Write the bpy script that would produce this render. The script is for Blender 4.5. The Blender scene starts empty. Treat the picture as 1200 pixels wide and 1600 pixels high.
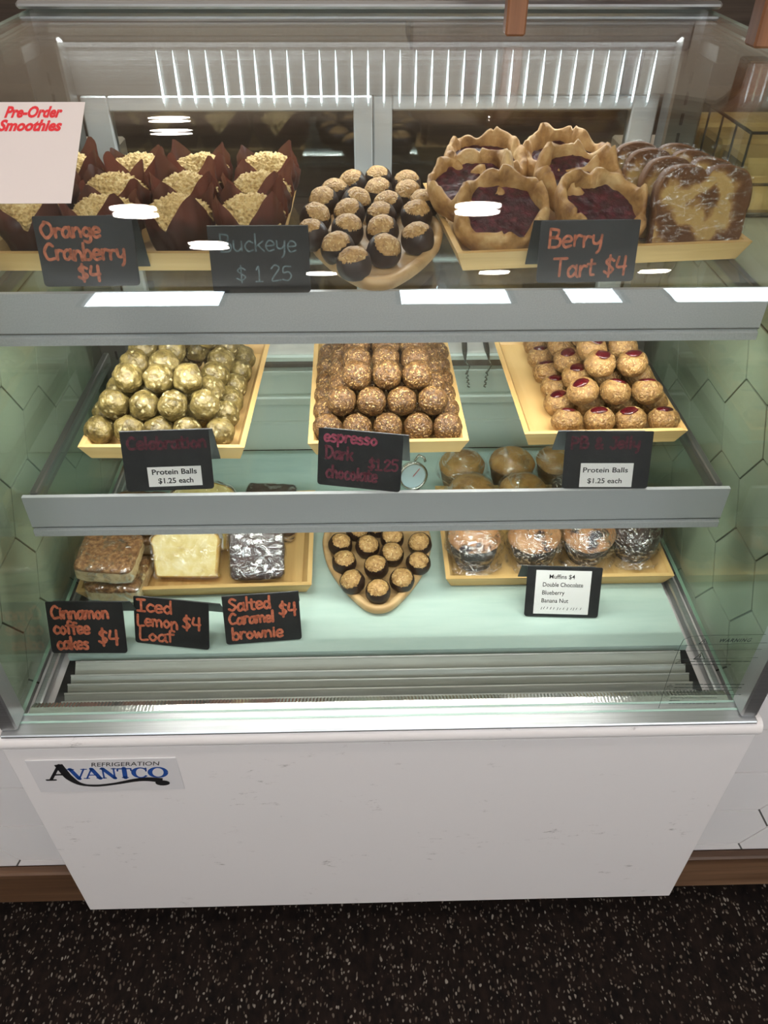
import bpy, math, random
from mathutils import Vector, Matrix, noise, Euler
random.seed(11)
R = math.radians
sc = bpy.context.scene
COL = sc.collection

# ------------------------------------------------------------------ camera
CF = 1202.0
TH, YAW, ROLL = 0.6942, 0.028, -0.0044
CP = Vector((-0.0145, -0.5285, 1.2788))
cf = Vector((math.sin(YAW)*math.cos(TH), math.cos(YAW)*math.cos(TH), -math.sin(TH)))
cr = Vector((math.cos(YAW), -math.sin(YAW), 0))
cd = cf.cross(cr)
c_, s_ = math.cos(ROLL), math.sin(ROLL)
cr, cd = c_*cr + s_*cd, -s_*cr + c_*cd
cam_d = bpy.data.cameras.new('camera'); cam = bpy.data.objects.new('camera', cam_d); COL.objects.link(cam)
M = Matrix((cr, -cd, -cf)).transposed().to_4x4(); M.translation = CP
cam.matrix_world = M
cam_d.sensor_width = 36; cam_d.sensor_fit = 'AUTO'; cam_d.lens = CF/1600*36
cam_d.clip_start = 0.02; cam_d.clip_end = 60
sc.camera = cam

def ray(x, y):
    return (cf + cr*((x-600)/CF) + cd*((y-800)/CF)).normalized()
def hit(x, y, n, c):
    v = ray(x, y); n = Vector(n)
    return CP + v*((c - n.dot(CP))/n.dot(v))
def at(x, y, z): return hit(x, y, (0, 0, 1), z)       # point on a level surface of height z
def aty(x, y, Y): return hit(x, y, (0, 1, 0), Y)      # point on an upright plane at depth Y
def dpx(p, px): return px*((Vector(p)-CP).dot(cf))/CF  # pixels -> metres at p

# ------------------------------------------------------------------ light and exposure
sc.view_settings.view_transform = 'Standard'; sc.view_settings.look = 'None'
sc.view_settings.exposure = 0.0; sc.view_settings.gamma = 1.0
sc.view_settings.use_curve_mapping = False
try:
    sc.cycles.transparent_max_bounces = 40
    sc.cycles.max_bounces = 8
    sc.cycles.sample_clamp_indirect = 4.0
except Exception: pass
w = bpy.data.worlds.new('world'); sc.world = w; w.use_nodes = True
w.node_tree.nodes['Background'].inputs[0].default_value = (0.75, 0.85, 1, 1)
w.node_tree.nodes['Background'].inputs[1].default_value = 0.3

def area(name, loc, rot, sx, sy, power, col=(1, 1, 1), spread=180):
    l = bpy.data.lights.new(name, 'AREA'); l.shape = 'RECTANGLE'; l.size = sx; l.size_y = sy
    l.energy = power; l.color = col; l.spread = R(spread)
    o = bpy.data.objects.new(name, l); o.location = loc; o.rotation_euler = rot; COL.objects.link(o)
    return o
LEDC = (1.0, 0.985, 0.93)
P_TOP, P_SH1, P_SH2 = 1.9, 4.6, .85
area('light_top_back', (0, 0.585, 1.118), (R(-28), 0, 0), 0.80, 0.016, P_TOP, (0.93, 0.98, 1.0))
area('light_under_top_shelf', (0, 0.262, 0.884), (R(18), 0, 0), 0.78, 0.012, P_SH1, LEDC)
area('light_under_middle_shelf', (0, 0.205, 0.660), (R(22), 0, 0), 0.78, 0.012, P_SH2, LEDC)
ROOM_LAMP = 175.0     # strength of the round ceiling lamps
WINDOW_GLOW = 19.0

# ------------------------------------------------------------------ materials
def new_mat(name):
    m = bpy.data.materials.new(name); m.use_nodes = True
    nt = m.node_tree; nt.nodes.clear()
    out = nt.nodes.new('ShaderNodeOutputMaterial')
    return m, nt, out
def setin(nt, node, key, v):
    s = node.inputs[key]
    if hasattr(v, 'links') or isinstance(v, bpy.types.NodeSocket): nt.links.new(v, s)
    elif isinstance(v, (tuple, list)) and s.type == 'RGBA': s.default_value = (*v, 1) if len(v) == 3 else v
    else: s.default_value = v
def nd(nt, typ, props=None, **ins):
    n = nt.nodes.new('ShaderNode'+typ)
    for k, v in (props or {}).items(): setattr(n, k, v)
    for k, v in ins.items():
        key = int(k[1:]) if k[0] == 'i' and k[1:].isdigit() else k.replace('_', ' ')
        setin(nt, n, key, v)
    return n
def coords(nt, scale=(1, 1, 1), rnd=True, kind='Object'):
    tc = nd(nt, 'TexCoord')
    mp = nd(nt, 'Mapping', Scale=scale)
    nt.links.new(tc.outputs[kind], mp.inputs['Vector'])
    if rnd:
        oi = nd(nt, 'ObjectInfo')
        mu = nd(nt, 'Math', {'operation': 'MULTIPLY'}, i0=oi.outputs['Random'], i1=7.0)
        nt.links.new(mu.outputs[0], mp.inputs['Location'])
    return mp.outputs[0]
def ramp(nt, fac, stops, interp='LINEAR'):
    r = nt.nodes.new('ShaderNodeValToRGB'); r.color_ramp.interpolation = interp
    e = r.color_ramp.elements
    while len(e) < len(stops): e.new(0.5)
    for i, (p, c) in enumerate(stops):
        e[i].position = p; e[i].color = (*c, 1) if len(c) == 3 else c
    nt.links.new(fac, r.inputs[0]); return r.outputs[0]
def fin(nt, out, sh): nt.links.new(sh, out.inputs['Surface'])

def pm(name, stops, scale=40, detail=4, rough=0.5, bump=0.0, bscale=None, stretch=(1, 1, 1), metal=0, spec=0.5,
       tex='noise', sss=0, rnd=True, coat=0, bdist=0.002, distortion=0.0, sssr=(.01, .006, .003)):
    m, nt, out = new_mat(name)
    co = coords(nt, stretch, rnd)
    if len(stops) and not isinstance(stops[0][0], (int, float)): raise ValueError
    if not isinstance(stops[0], (int, float)):
        if tex == 'noise': t = nd(nt, 'TexNoise', Vector=co, Scale=scale, Detail=detail, Roughness=0.6, Distortion=distortion).outputs[0]
        else: t = nd(nt, 'TexVoronoi', Vector=co, Scale=scale, Randomness=1.0).outputs['Distance']
        c = ramp(nt, t, stops)
    else: c = stops
    b = nd(nt, 'BsdfPrincipled', Base_Color=c, Roughness=rough, Metallic=metal)
    b.inputs['Specular IOR Level'].default_value = spec
    if coat: b.inputs['Coat Weight'].default_value = coat; b.inputs['Coat Roughness'].default_value = 0.15
    if sss:
        b.inputs['Subsurface Weight'].default_value = sss
        b.inputs['Subsurface Radius'].default_value = sssr; b.inputs['Subsurface Scale'].default_value = 1.0
    if bump:
        t2 = nd(nt, 'TexNoise', Vector=co, Scale=bscale or scale, Detail=5, Roughness=0.6).outputs[0]
        bp = nd(nt, 'Bump', Strength=bump, Distance=bdist, Height=t2)
        nt.links.new(bp.outputs[0], b.inputs['Normal'])
    fin(nt, out, b.outputs[0]); return m
def flat(name, col, rough=0.5, metal=0, spec=0.5):
    m, nt, out = new_mat(name)
    b = nd(nt, 'BsdfPrincipled', Base_Color=col, Roughness=rough, Metallic=metal)
    b.inputs['Specular IOR Level'].default_value = spec
    fin(nt, out, b.outputs[0]); return m
def emit(name, col, s):
    m, nt, out = new_mat(name)
    fin(nt, out, nd(nt, 'Emission', Color=col, Strength=s).outputs[0]); return m
def glass(name, tint=(1, 1, 1), f0=0.04, rough=0.0, smear=0.0):
    m, nt, out = new_mat(name)
    lw = nd(nt, 'LayerWeight', Blend=0.5)
    p = nd(nt, 'Math', {'operation': 'POWER'}, i0=lw.outputs['Facing'], i1=5.0)
    f = nd(nt, 'Math', {'operation': 'MULTIPLY_ADD'}, i0=p.outputs[0], i1=0.9, i2=f0)
    tr = nd(nt, 'BsdfTransparent', Color=tint)
    gl = nd(nt, 'BsdfAnisotropic', Color=(1, 1, 1), Roughness=rough)
    mx = nd(nt, 'MixShader', Fac=f.outputs[0]); nt.links.new(tr.outputs[0], mx.inputs[1]); nt.links.new(gl.outputs[0], mx.inputs[2])
    res = mx.outputs[0]
    fin(nt, out, res); return m
def wrap_mat(name, base=0.10, wr=0.5, scale=60, stretch=(1, 1, 1), haze=0.0):
    m, nt, out = new_mat(name)
    co = coords(nt, stretch)
    n1 = nd(nt, 'TexNoise', Vector=co, Scale=scale, Detail=3, Roughness=0.55, Distortion=1.2).outputs[0]
    rr = ramp(nt, n1, [(0.50, (0, 0, 0)), (0.58, (.5, .5, .5)), (0.66, (1, 1, 1))])
    f = nd(nt, 'Math', {'operation': 'MULTIPLY_ADD'}, i0=rr, i1=wr, i2=base)
    bp = nd(nt, 'Bump', Strength=0.9, Distance=0.004, Height=n1)
    gl = nd(nt, 'BsdfAnisotropic', Color=(1, 1, 1), Roughness=0.14); nt.links.new(bp.outputs[0], gl.inputs['Normal'])
    tr = nd(nt, 'BsdfTransparent', Color=(0.97, 0.97, 0.97))
    mx = nd(nt, 'MixShader', Fac=f.outputs[0]); nt.links.new(tr.outputs[0], mx.inputs[1]); nt.links.new(gl.outputs[0], mx.inputs[2])
    fin(nt, out, mx.outputs[0]); return m

def wood(name, c1, c2, c3, scale=1.0, rough=0.45, axis=0):
    m, nt, out = new_mat(name)
    st = [60, 60, 60]; st[axis] = 3.0
    co = coords(nt, tuple(v*scale for v in st))
    n1 = nd(nt, 'TexNoise', Vector=co, Scale=1.0, Detail=5, Roughness=0.65, Distortion=0.3).outputs[0]
    c = ramp(nt, n1, [(0.3, c1), (0.5, c2), (0.72, c3)])
    b = nd(nt, 'BsdfPrincipled', Base_Color=c, Roughness=rough)
    bp = nd(nt, 'Bump', Strength=0.12, Distance=0.001, Height=n1); nt.links.new(bp.outputs[0], b.inputs['Normal'])
    fin(nt, out, b.outputs[0]); return m

MT = {}
MT['bamboo_x'] = wood('bamboo_along_x', (.50, .30, .10), (.66, .43, .17), (.74, .52, .23), .5, axis=0)
MT['bamboo_y'] = wood('bamboo_along_y', (.46, .27, .09), (.64, .41, .16), (.72, .50, .22), .5, axis=1)
MT['oak'] = wood('board_wood', (.36, .21, .085), (.52, .33, .15), (.62, .43, .22), .6, axis=0)
MT['red_wood'] = wood('red_brown_wood', (.09, .03, .012), (.19, .075, .03), (.30, .13, .055), .5, axis=2)
MT['base_wood'] = wood('rustic_wood', (.035, .017, .010), (.115, .058, .030), (.26, .15, .085), .35, axis=0)
MT['alu'] = pm('brushed_aluminium', [(.3, (.42, .43, .44)), (.7, (.56, .57, .58))], 6, 2, .36, metal=.9, stretch=(2, 200, 200), rnd=False)
MT['lip'] = pm('satin_aluminium_lip', [(.35, (.45, .47, .485)), (.65, (.53, .55, .565))], 700, 2, .40, metal=.25, rnd=False)
MT['alu_dark'] = flat('grey_metal_rail', (.16, .16, .15), .35, .8)
MT['steel'] = flat('steel', (.6, .6, .58), .2, 1.0)
MT['black'] = flat('black_rubber', (.008, .008, .008), .6)
MT['white_plastic'] = pm('off_white_cover', [(.3, (.62, .63, .6)), (.7, (.75, .76, .72))], 30, 2, .4, rnd=False)
MT['deck'] = pm('pale_deck_sheet', [(.3, (.39, .515, .47)), (.7, (.45, .57, .52))], 12, 3, .22, rnd=False, stretch=(1, 6, 6))
MT['grille'] = pm('grey_slat_sheet', [(.35, (.33, .35, .31)), (.7, (.42, .44, .395))], 25, 4, .35, rnd=False, stretch=(.4, 6, 6))
MT['back'] = pm('interior_back_sheet', [(.3, (.66, .73, .68)), (.7, (.74, .80, .755))], 8, 3, .35, rnd=False)
MT['door_frame'] = pm('door_frame_aluminium', [(.3, (.50, .53, .54)), (.7, (.58, .60, .61))], 8, 2, .4, metal=.3, rnd=False)
MT['paper'] = flat('white_paper', (.78, .77, .76), .6)
MT['ink'] = flat('black_ink', (.012, .012, .014), .5)
MT['card'] = pm('black_card', [(.35, (.010, .011, .012)), (.7, (.017, .018, .019))], 60, 3, .38, rnd=False)
MT['orange_chalk'] = pm('orange_marker', [(.35, (.42, .10, .045)), (.65, (.66, .19, .10))], 260, 3, .7)
MT['orange_dim'] = pm('orange_marker_worn', [(.35, (.30, .085, .04)), (.65, (.58, .18, .095))], 260, 3, .7)  # deeper orange, used on two of the upper cards
MT['pink_chalk'] = pm('pink_marker', [(.35, (.20, .028, .055)), (.65, (.42, .085, .14))], 260, 3, .7)
MT['maroon_chalk'] = pm('faded_maroon_marker', [(.35, (.05, .012, .018)), (.65, (.13, .025, .04))], 260, 3, .7)
MT['plum_chalk'] = pm('plum_marker', [(.35, (.07, .014, .024)), (.65, (.17, .035, .055))], 260, 3, .7)
MT['teal_chalk'] = pm('faded_teal_chalk', [(.35, (.06, .09, .10)), (.65, (.16, .22, .23))], 260, 3, .7)
MT['red_ink'] = flat('red_ink', (.62, .02, .03), .5)
MT['blue_ink'] = flat('blue_ink', (.018, .075, .32), .4)
MT['glass_front'] = glass('clear_front_glass', (.985, .992, .988), .022)
MT['glass_side'] = glass('greenish_side_glass', (.74, .79, .72), .03)
MT['glass_shelf'] = glass('shelf_glass', (.93, .965, .945), .025)
MT['glass_door'] = glass('door_glass', (.93, .95, .94), .05)
MT['glass_edge'] = flat('glass_edge', (.35, .50, .44), .15)
MT['wrap'] = wrap_mat('cling_film', .05, .45, 55)
MT['wrap_lines'] = wrap_mat('stretched_cling_film', .06, .55, 30, (1, 1, 5))
MT['wrap_heavy'] = wrap_mat('crumpled_cling_film', .09, .6, 75, (1, 1.5, 2.6))
MT['wrap_bread'] = wrap_mat('tight_cling_film', .0, .26, 70, (1, 1, 2.4))
MT['led'] = emit('led', (.80, .95, 1.0), 9.0)  # glow of the rods that imitate reflected LED streaks
MT['led_strip'] = emit('led_strip', (.92, 1, .97), 6.0)

# ------------------------------------------------------------------ mesh builder
class MB:
    def __init__(s): s.v = []; s.f = []; s.mi = []; s.sm = []; s.mats = []
    def m(s, mat):
        if mat not in s.mats: s.mats.append(mat)
        return s.mats.index(mat)
    def add(s, vs, fs, mat, smooth=False, X=None):
        o = len(s.v); k = s.m(mat)
        for p in vs:
            p = Vector(p); s.v.append(X @ p if X is not None else p)
        for f in fs: s.f.append([o+i for i in f]); s.mi.append(k); s.sm.append(smooth)
        return s
    def box(s, lo, hi, mat, X=None, bev=0.0):
        (a, b, c), (d, e, f) = lo, hi
        if bev <= 0:
            return s.add([(a, b, c), (d, b, c), (d, e, c), (a, e, c), (a, b, f), (d, b, f), (d, e, f), (a, e, f)],
                         [(0, 3, 2, 1), (4, 5, 6, 7), (0, 1, 5, 4), (1, 2, 6, 5), (2, 3, 7, 6), (3, 0, 4, 7)], mat, False, X)
        # chamfered box from 24 points
        g = min(bev, (d-a)/2.01, (e-b)/2.01, (f-c)/2.01)
        vs = []; idx = {}
        for i, x in enumerate((a, d)):
            for j, y in enumerate((b, e)):
                for k, z in enumerate((c, f)):
                    sx, sy, sz = (g if i == 0 else -g), (g if j == 0 else -g), (g if k == 0 else -g)
                    idx[i, j, k, 0] = len(vs); vs.append((x, y+sy, z+sz))
                    idx[i, j, k, 1] = len(vs); vs.append((x+sx, y, z+sz))
                    idx[i, j, k, 2] = len(vs); vs.append((x+sx, y+sy, z))
        I = idx; fs = []
        for i in (0, 1):
            q = [I[i, 0, 0, 0], I[i, 1, 0, 0], I[i, 1, 1, 0], I[i, 0, 1, 0]]; fs.append(q if i else q[::-1])
            q = [I[0, i, 0, 1], I[1, i, 0, 1], I[1, i, 1, 1], I[0, i, 1, 1]]; fs.append(q[::-1] if i else q)
            q = [I[0, 0, i, 2], I[1, 0, i, 2], I[1, 1, i, 2], I[0, 1, i, 2]]; fs.append(q if i else q[::-1])
        for j in (0, 1):
            for k in (0, 1):
                fs.append([I[0, j, k, 1], I[1, j, k, 1], I[1, j, k, 2], I[0, j, k, 2]])
                fs.append([I[j, 0, k, 0], I[j, 1, k, 0], I[j, 1, k, 2], I[j, 0, k, 2]])
                fs.append([I[j, k, 0, 0], I[j, k, 1, 0], I[j, k, 1, 1], I[j, k, 0, 1]])
                for i in (0, 1): fs.append([I[i, j, k, 0], I[i, j, k, 1], I[i, j, k, 2]])
        return s.add(vs, fs, mat, False, X)
    def grid(s, rows, mat, smooth=True, closed=False, X=None, flip=False):
        n = len(rows[0]); vs = [p for r in rows for p in r]; fs = []
        for i in range(len(rows)-1):
            for j in range(n if closed else n-1):
                q = [i*n+j, i*n+(j+1) % n, (i+1)*n+(j+1) % n, (i+1)*n+j]
                fs.append(q[::-1] if flip else q)
        return s.add(vs, fs, mat, smooth, X)
    def prism(s, poly, z0, z1, mat, X=None, smooth=False):
        n = len(poly)
        vs = [(x, y, z0) for x, y in poly]+[(x, y, z1) for x, y in poly]
        fs = [list(range(n))[::-1], list(range(n, 2*n))]+[[i, (i+1) % n, n+(i+1) % n, n+i] for i in range(n)]
        return s.add(vs, fs, mat, smooth, X)
    def tube(s, pts, r, mat, seg=8, smooth=True, X=None):
        pts = [Vector(p) for p in pts]; rows = []
        up = Vector((0.13, 0.21, 1)).normalized()
        for i, p in enumerate(pts):
            t = (pts[min(i+1, len(pts)-1)]-pts[max(i-1, 0)]).normalized()
            a = t.cross(up)
            if a.length < 0.05: a = t.cross(Vector((1, 0, 0)))
            a.normalize(); b = t.cross(a); rr = r[i] if isinstance(r, (list, tuple)) else r
            rows.append([p+(a*math.cos(k*2*math.pi/seg)+b*math.sin(k*2*math.pi/seg))*rr for k in range(seg)])
        s.grid(rows, mat, smooth, True, X)
        o = len(s.v); n = seg
        k = s.m(mat)
        s.f.append(list(range(o-n, o))); s.mi.append(k); s.sm.append(False)
        s.f.append(list(range(o-n*len(rows), o-n*len(rows)+n))[::-1]); s.mi.append(k); s.sm.append(False)
        return s
    def lathe(s, prof, mat, seg=24, X=None, smooth=True):
        return s.grid([[(r*math.cos(2*math.pi*k/seg), r*math.sin(2*math.pi*k/seg), z) for k in range(seg)] for r, z in prof], mat, smooth, True, X)
    def mesh(s, name):
        me = bpy.data.meshes.new(name)
        me.from_pydata([tuple(p) for p in s.v], [], s.f); 
        for m in s.mats: me.materials.append(m)
        me.polygons.foreach_set('material_index', s.mi); me.polygons.foreach_set('use_smooth', s.sm)
        me.update(); return me
    def build(s, name, parent=None, loc=None, rot=None):
        o = bpy.data.objects.new(name, s.mesh(name)); COL.objects.link(o)
        if parent is not None: o.parent = parent
        if loc is not None: o.location = loc
        if rot is not None: o.rotation_euler = rot
        return o

def link(name, me, parent=None, loc=None, rot=None):
    o = bpy.data.objects.new(name, me); COL.objects.link(o)
    if parent is not None: o.parent = parent
    if loc is not None: o.location = loc
    if rot is not None: o.rotation_euler = rot
    return o
def tag(o, label=None, cat=None, group=None, kind=None):
    if label: o['label'] = label
    if cat: o['category'] = cat
    if group: o['group'] = group
    if kind: o['kind'] = kind
    return o
def thing(name, label, cat, loc=(0, 0, 0), rot=(0, 0, 0), group=None):
    o = bpy.data.objects.new(name, None); COL.objects.link(o); o.empty_display_size = 0.02
    o.location = loc; o.rotation_euler = rot
    return tag(o, label, cat, group)
def dup(o, loc, rot=None, label=None, group=None, scale=None):
    r = o.copy(); COL.objects.link(r); r.location = loc
    if rot is not None: r.rotation_euler = rot
    if scale is not None: r.scale = scale
    if label: r['label'] = label
    if group: r['group'] = group
    for ch in list(o.children):
        c = ch.copy(); COL.objects.link(c); c.parent = r
        for g in list(ch.children):
            d = g.copy(); COL.objects.link(d); d.parent = c
    return r
def struct(name, mb, label=None):
    o = mb.build(name); o['kind'] = 'structure'
    if label: o['label'] = label
    return o

def ico(sub, f, mat, smooth=True):
    """a ball mesh whose points are moved by f(unit vector) -> Vector"""
    import bmesh
    bm = bmesh.new(); bmesh.ops.create_icosphere(bm, subdivisions=sub, radius=1)
    b = MB(); bm.verts.ensure_lookup_table()
    b.add([f(v.co.copy()) for v in bm.verts], [[v.index for v in fc.verts] for fc in bm.faces], mat, smooth)
    bm.free(); return b
def nz(p, s, seed=0): return noise.noise(Vector(p)*s+Vector((seed*3.1, seed*1.7, seed*2.3)))
ORD = ['first', 'second', 'third', 'fourth', 'fifth', 'sixth', 'seventh', 'eighth', 'ninth', 'tenth']
# ------------------------------------------------------------------ the place: floor, walls, ceiling
FZ = -0.05
def carpet():
    m, nt, out = new_mat('speckled_mat')
    co = coords(nt, (1, .62, 1), False)
    ns = nd(nt, 'TexNoise', Vector=co, Scale=60, Detail=2)
    ad = nd(nt, 'VectorMath', {'operation': 'MULTIPLY_ADD'}, i0=ns.outputs['Color'], i1=(.012, .012, .012), i2=co)
    v = nd(nt, 'TexVoronoi', Vector=ad.outputs[0], Scale=215)
    keep = nd(nt, 'SeparateColor', i0=v.outputs['Color'])
    sel = nd(nt, 'Math', {'operation': 'GREATER_THAN'}, i0=keep.outputs[0], i1=0.50)
    small = ramp(nt, v.outputs['Distance'], [(0.26, (1, 1, 1)), (0.40, (0, 0, 0))])
    k = nd(nt, 'Math', {'operation': 'MULTIPLY'}, i0=sel.outputs[0], i1=small)
    tone = ramp(nt, keep.outputs[1], [(0, (.05, .033, .025)), (.6, (.13, .105, .085)), (1, (.26, .23, .20))])
    n2 = nd(nt, 'TexNoise', Vector=co, Scale=90, Detail=4).outputs[0]
    base = ramp(nt, n2, [(.3, (.0045, .0032, .003)), (.7, (.015, .009, .007))])
    mx = nd(nt, 'Mix', {'data_type': 'RGBA'}, i0=k.outputs[0]); nt.links.new(base, mx.inputs[6]); nt.links.new(tone, mx.inputs[7])
    b = nd(nt, 'BsdfPrincipled', Base_Color=mx.outputs[2], Roughness=.95); b.inputs['Specular IOR Level'].default_value = .15
    bp = nd(nt, 'Bump', Strength=.6, Distance=.004, Height=n2); nt.links.new(bp.outputs[0], b.inputs['Normal'])
    fin(nt, out, b.outputs[0]); return m
MT['carpet'] = carpet()
MT['tile'] = pm('white_glazed_tile', [(.3, (.74, .715, .72)), (.7, (.79, .77, .775))], 3, 2, .25, rnd=False)
MT['grout'] = flat('dark_grout', (.10, .095, .09), .9)
MT['ceiling'] = pm('warm_ceiling_paint', [(.3, (.62, .56, .50)), (.7, (.70, .64, .57))], 2, 2, .9, rnd=False)
MT['shopwall'] = pm('warm_wall_paint', [(.3, (.60, .53, .46)), (.7, (.68, .61, .53))], 2, 2, .9, rnd=False)
MT['backwall'] = pm('dark_brown_boards', [(.3, (.055, .035, .025)), (.7, (.13, .09, .06))], 5, 4, .7, rnd=False, stretch=(.3, 4, 12))
MT['backpaint'] = pm('taupe_wall_paint', [(.3, (.24, .19, .145)), (.7, (.34, .275, .215))], 1.5, 3, .9, rnd=False)
MT['pale_stone'] = flat('cream_laminate', (.62, .58, .50), .35)

struct('floor', MB().box((-2.6, -3.2, FZ-.05), (2.6, 1.9, FZ), MT['carpet']))
struct('ceiling', MB().box((-2.6, -3.2, 2.70), (2.6, 1.9, 2.78), MT['ceiling']))
struct('wall_back', MB().box((-2.6, 1.8, FZ), (2.6, 1.9, 1.34), MT['backwall']).box((-2.6, 1.8, 1.34), (2.6, 1.9, 2.70), MT['backpaint']).box((-2.6, 1.78, 1.33), (2.6, 1.8, 1.37), MT['base_wood']))
struct('wall_side_west', MB().box((-2.7, -3.2, FZ), (-2.6, 1.9, 2.70), MT['shopwall']))
struct('wall_side_east', MB().box((2.6, -3.2, FZ), (2.7, 1.9, 2.70), MT['shopwall']))

def hex_tiles(mb, u0, u1, v0, v1, h, L, uc, vc, frame):
    """bevel-less hex tiles on a grout bed; frame(u, v, d) -> point, d = height above the bed"""
    g = .0014; tip = h/(2*math.sqrt(3)); du = L+tip
    def clip(p, ax, lim, keep_less):
        r = []
        for i in range(len(p)):
            a, b = p[i], p[(i+1) % len(p)]
            ia = (a[ax] <= lim) == keep_less or a[ax] == lim; ib = (b[ax] <= lim) == keep_less or b[ax] == lim
            if ia: r.append(a)
            if ia != ib:
                t = (lim-a[ax])/(b[ax]-a[ax]); r.append((a[0]+t*(b[0]-a[0]), a[1]+t*(b[1]-a[1])))
        return r
    for i in range(-30, 31):
        cu = uc+i*du
        if cu < u0-du or cu > u1+du: continue
        for j in range(-40, 41):
            cv = vc+j*h+(h/2 if i % 2 else 0)
            if cv < v0-h or cv > v1+h: continue
            a, hh, tp = L/2-g*.5, h/2-g, tip
            p = [(cu-a, cv-hh), (cu+a, cv-hh), (cu+a+tp-g*.6, cv), (cu+a, cv+hh), (cu-a, cv+hh), (cu-a-tp+g*.6, cv)]
            for ax, lim, kl in ((0, u0, False), (0, u1, True), (1, v0, False), (1, v1, True)):
                if p: p = clip(p, ax, lim, kl)
            if len(p) < 3: continue
            n = len(p)
            vs = [frame(x, y, 0) for x, y in p]+[frame(x, y, .0009) for x, y in p]
            mb.add(vs, [list(range(n, 2*n))]+[[k, (k+1) % n, n+(k+1) % n, n+k] for k in range(n)], MT['tile'])
TX = .447; WY = .040; Z0, Z1 = .115, .872
for sx, nm in ((-1, 'left'), (1, 'right')):
    mb = MB()
    lo, hi = sorted((sx*TX, sx*2.6))
    mb.box((lo+(.002 if sx > 0 else 0), WY+.002, .02), (hi-(.002 if sx < 0 else 0), .66, Z1), MT['grout'])
    mb.box((lo, WY+.05, FZ), (hi, .66, .02), MT['black'])
    uc = .478 if sx > 0 else -.474
    a, b = (TX, .95) if sx > 0 else (-.95, -TX)
    hex_tiles(mb, a, b, Z0, Z1, .100, .142, uc, .182 if sx > 0 else .1815, lambda u, v, d: (u, WY+.002-d*2, v))
    hex_tiles(mb, WY, .66, .40, Z1, .106, .0612, .434, .754, lambda u, v, d, sx=sx: (sx*(TX+.002-d*2), u, v))
    struct('wall_'+nm, mb)
    t = MB().box((sx*.95 if sx < 0 else .40, WY-.014, .022), (-.40 if sx < 0 else .95, WY+.0015, Z0), MT['base_wood'], bev=.003)
    struct('baseboard_'+nm, t)
    # dark metal corner strip where front tiles meet the niche
    tt = MB(); tt.tube([(sx*(TX+.006), WY-.004, Z0), (sx*(TX+.006), WY-.004, Z1)], .006, MT['alu_dark'], 10)
    struct('trim_1' if sx < 0 else 'trim_2', tt)
    c = MB().box((min(sx*TX, sx*2.6), WY-.02, Z1+.0005), (max(sx*TX, sx*2.6), 1.0, Z1+.035), MT['pale_stone'], bev=.004)
    tag(c.build('countertop'), ('cream counter slab on the tiled wall to the %s of the pastry case' % nm), 'countertop')

# back-of-shop shelf seen through the sliding doors
sh = thing('wall_shelf', 'brown plank shelf on the dark wall seen through the sliding doors', 'shelf', (0, 1.66, 0))
for z in (.50, .86, 1.22):
    MB().box((-1.1, -.12, z), (1.1, .13, z+.03), MT['base_wood']).build('shelf_board', sh)
for x in (-1.1, 0, 1.1):
    MB().box((x-.012, -.11, FZ), (x+.012, .13, 1.3), MT['base_wood']).build('upright', sh)

# the shop behind the photographer: wall with windows, one of them added, and round ceiling lamps
mb = MB(); Wy = -3.1
holes = [(-1.42, -.70, 2.02, 2.60), (.14, .74, 2.02, 2.60), (.98, 1.30, 2.02, 2.60), (1.5, 2.2, 2.02, 2.60)]  # first opening is an added window, standing in for bright paper reflections
xs = [-2.6]
for h in holes: xs += [h[0], h[1]]
xs.append(2.6)
mb.box((-2.6, Wy-.1, FZ), (2.6, Wy, 2.02), MT['shopwall']).box((-2.6, Wy-.1, 2.60), (2.6, Wy, 2.70), MT['shopwall'])
for i in range(0, len(xs), 2): mb.box((xs[i], Wy-.1, 2.02), (xs[i+1], Wy, 2.60), MT['shopwall'])
struct('wall_front', mb)
MT['daylight'] = emit('daylight_window', (.82, .92, 1.0), WINDOW_GLOW)
for i, h in enumerate(holes):
    b = MB().box((h[0], Wy-.06, h[2]), (h[1], Wy-.05, h[3]), MT['daylight'])
    fr = .025
    for lo, hi in (((h[0], Wy-.05, h[2]), (h[0]+fr, Wy+.01, h[3])), ((h[1]-fr, Wy-.05, h[2]), (h[1], Wy+.01, h[3])),
                   ((h[0], Wy-.05, h[2]), (h[1], Wy+.01, h[2]+fr)), ((h[0], Wy-.05, h[3]-fr), (h[1], Wy+.01, h[3]))):
        b.box(lo, hi, MT['black'])
    struct('window_%d' % (i+1), b)
MT['lamp'] = emit('lamp_diffuser', (1.0, .90, .80), ROOM_LAMP)
MT['lamp_ring'] = flat('lamp_ring', (.6, .58, .55), .5)
lm_ring = MB().lathe([(.066, 0), (.090, 0), (.092, -.006), (.070, -.010), (.066, -.004)], MT['lamp_ring'], 24).mesh('lamp_ring')
lm_dif = MB().lathe([(.066, -.004), (.001, -.005)], MT['lamp'], 24, smooth=False).mesh('lamp_diffuser')
for i, (x, y) in enumerate(((-.66, -.51), (-.53, -1.27), (.31, -.49), (-.2, -2.3), (.55, -2.3), (1.25, -2.3), (-.62, 1.45), (.45, 1.45))):
    t = thing('ceiling_lamp', 'round ceiling lamp '+('high before the case, towards the left', 'one row nearer the windows, towards the left', 'high before the case, towards the right', 'in the window row, left one', 'in the window row, middle one', 'in the window row, right one', 'behind the case, left one', 'behind the case, right one')[i], 'lamp', (x, y, 2.70), group='round ceiling lamps')
    link('ring', lm_ring, t); link('diffuser', lm_dif, t)

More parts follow.
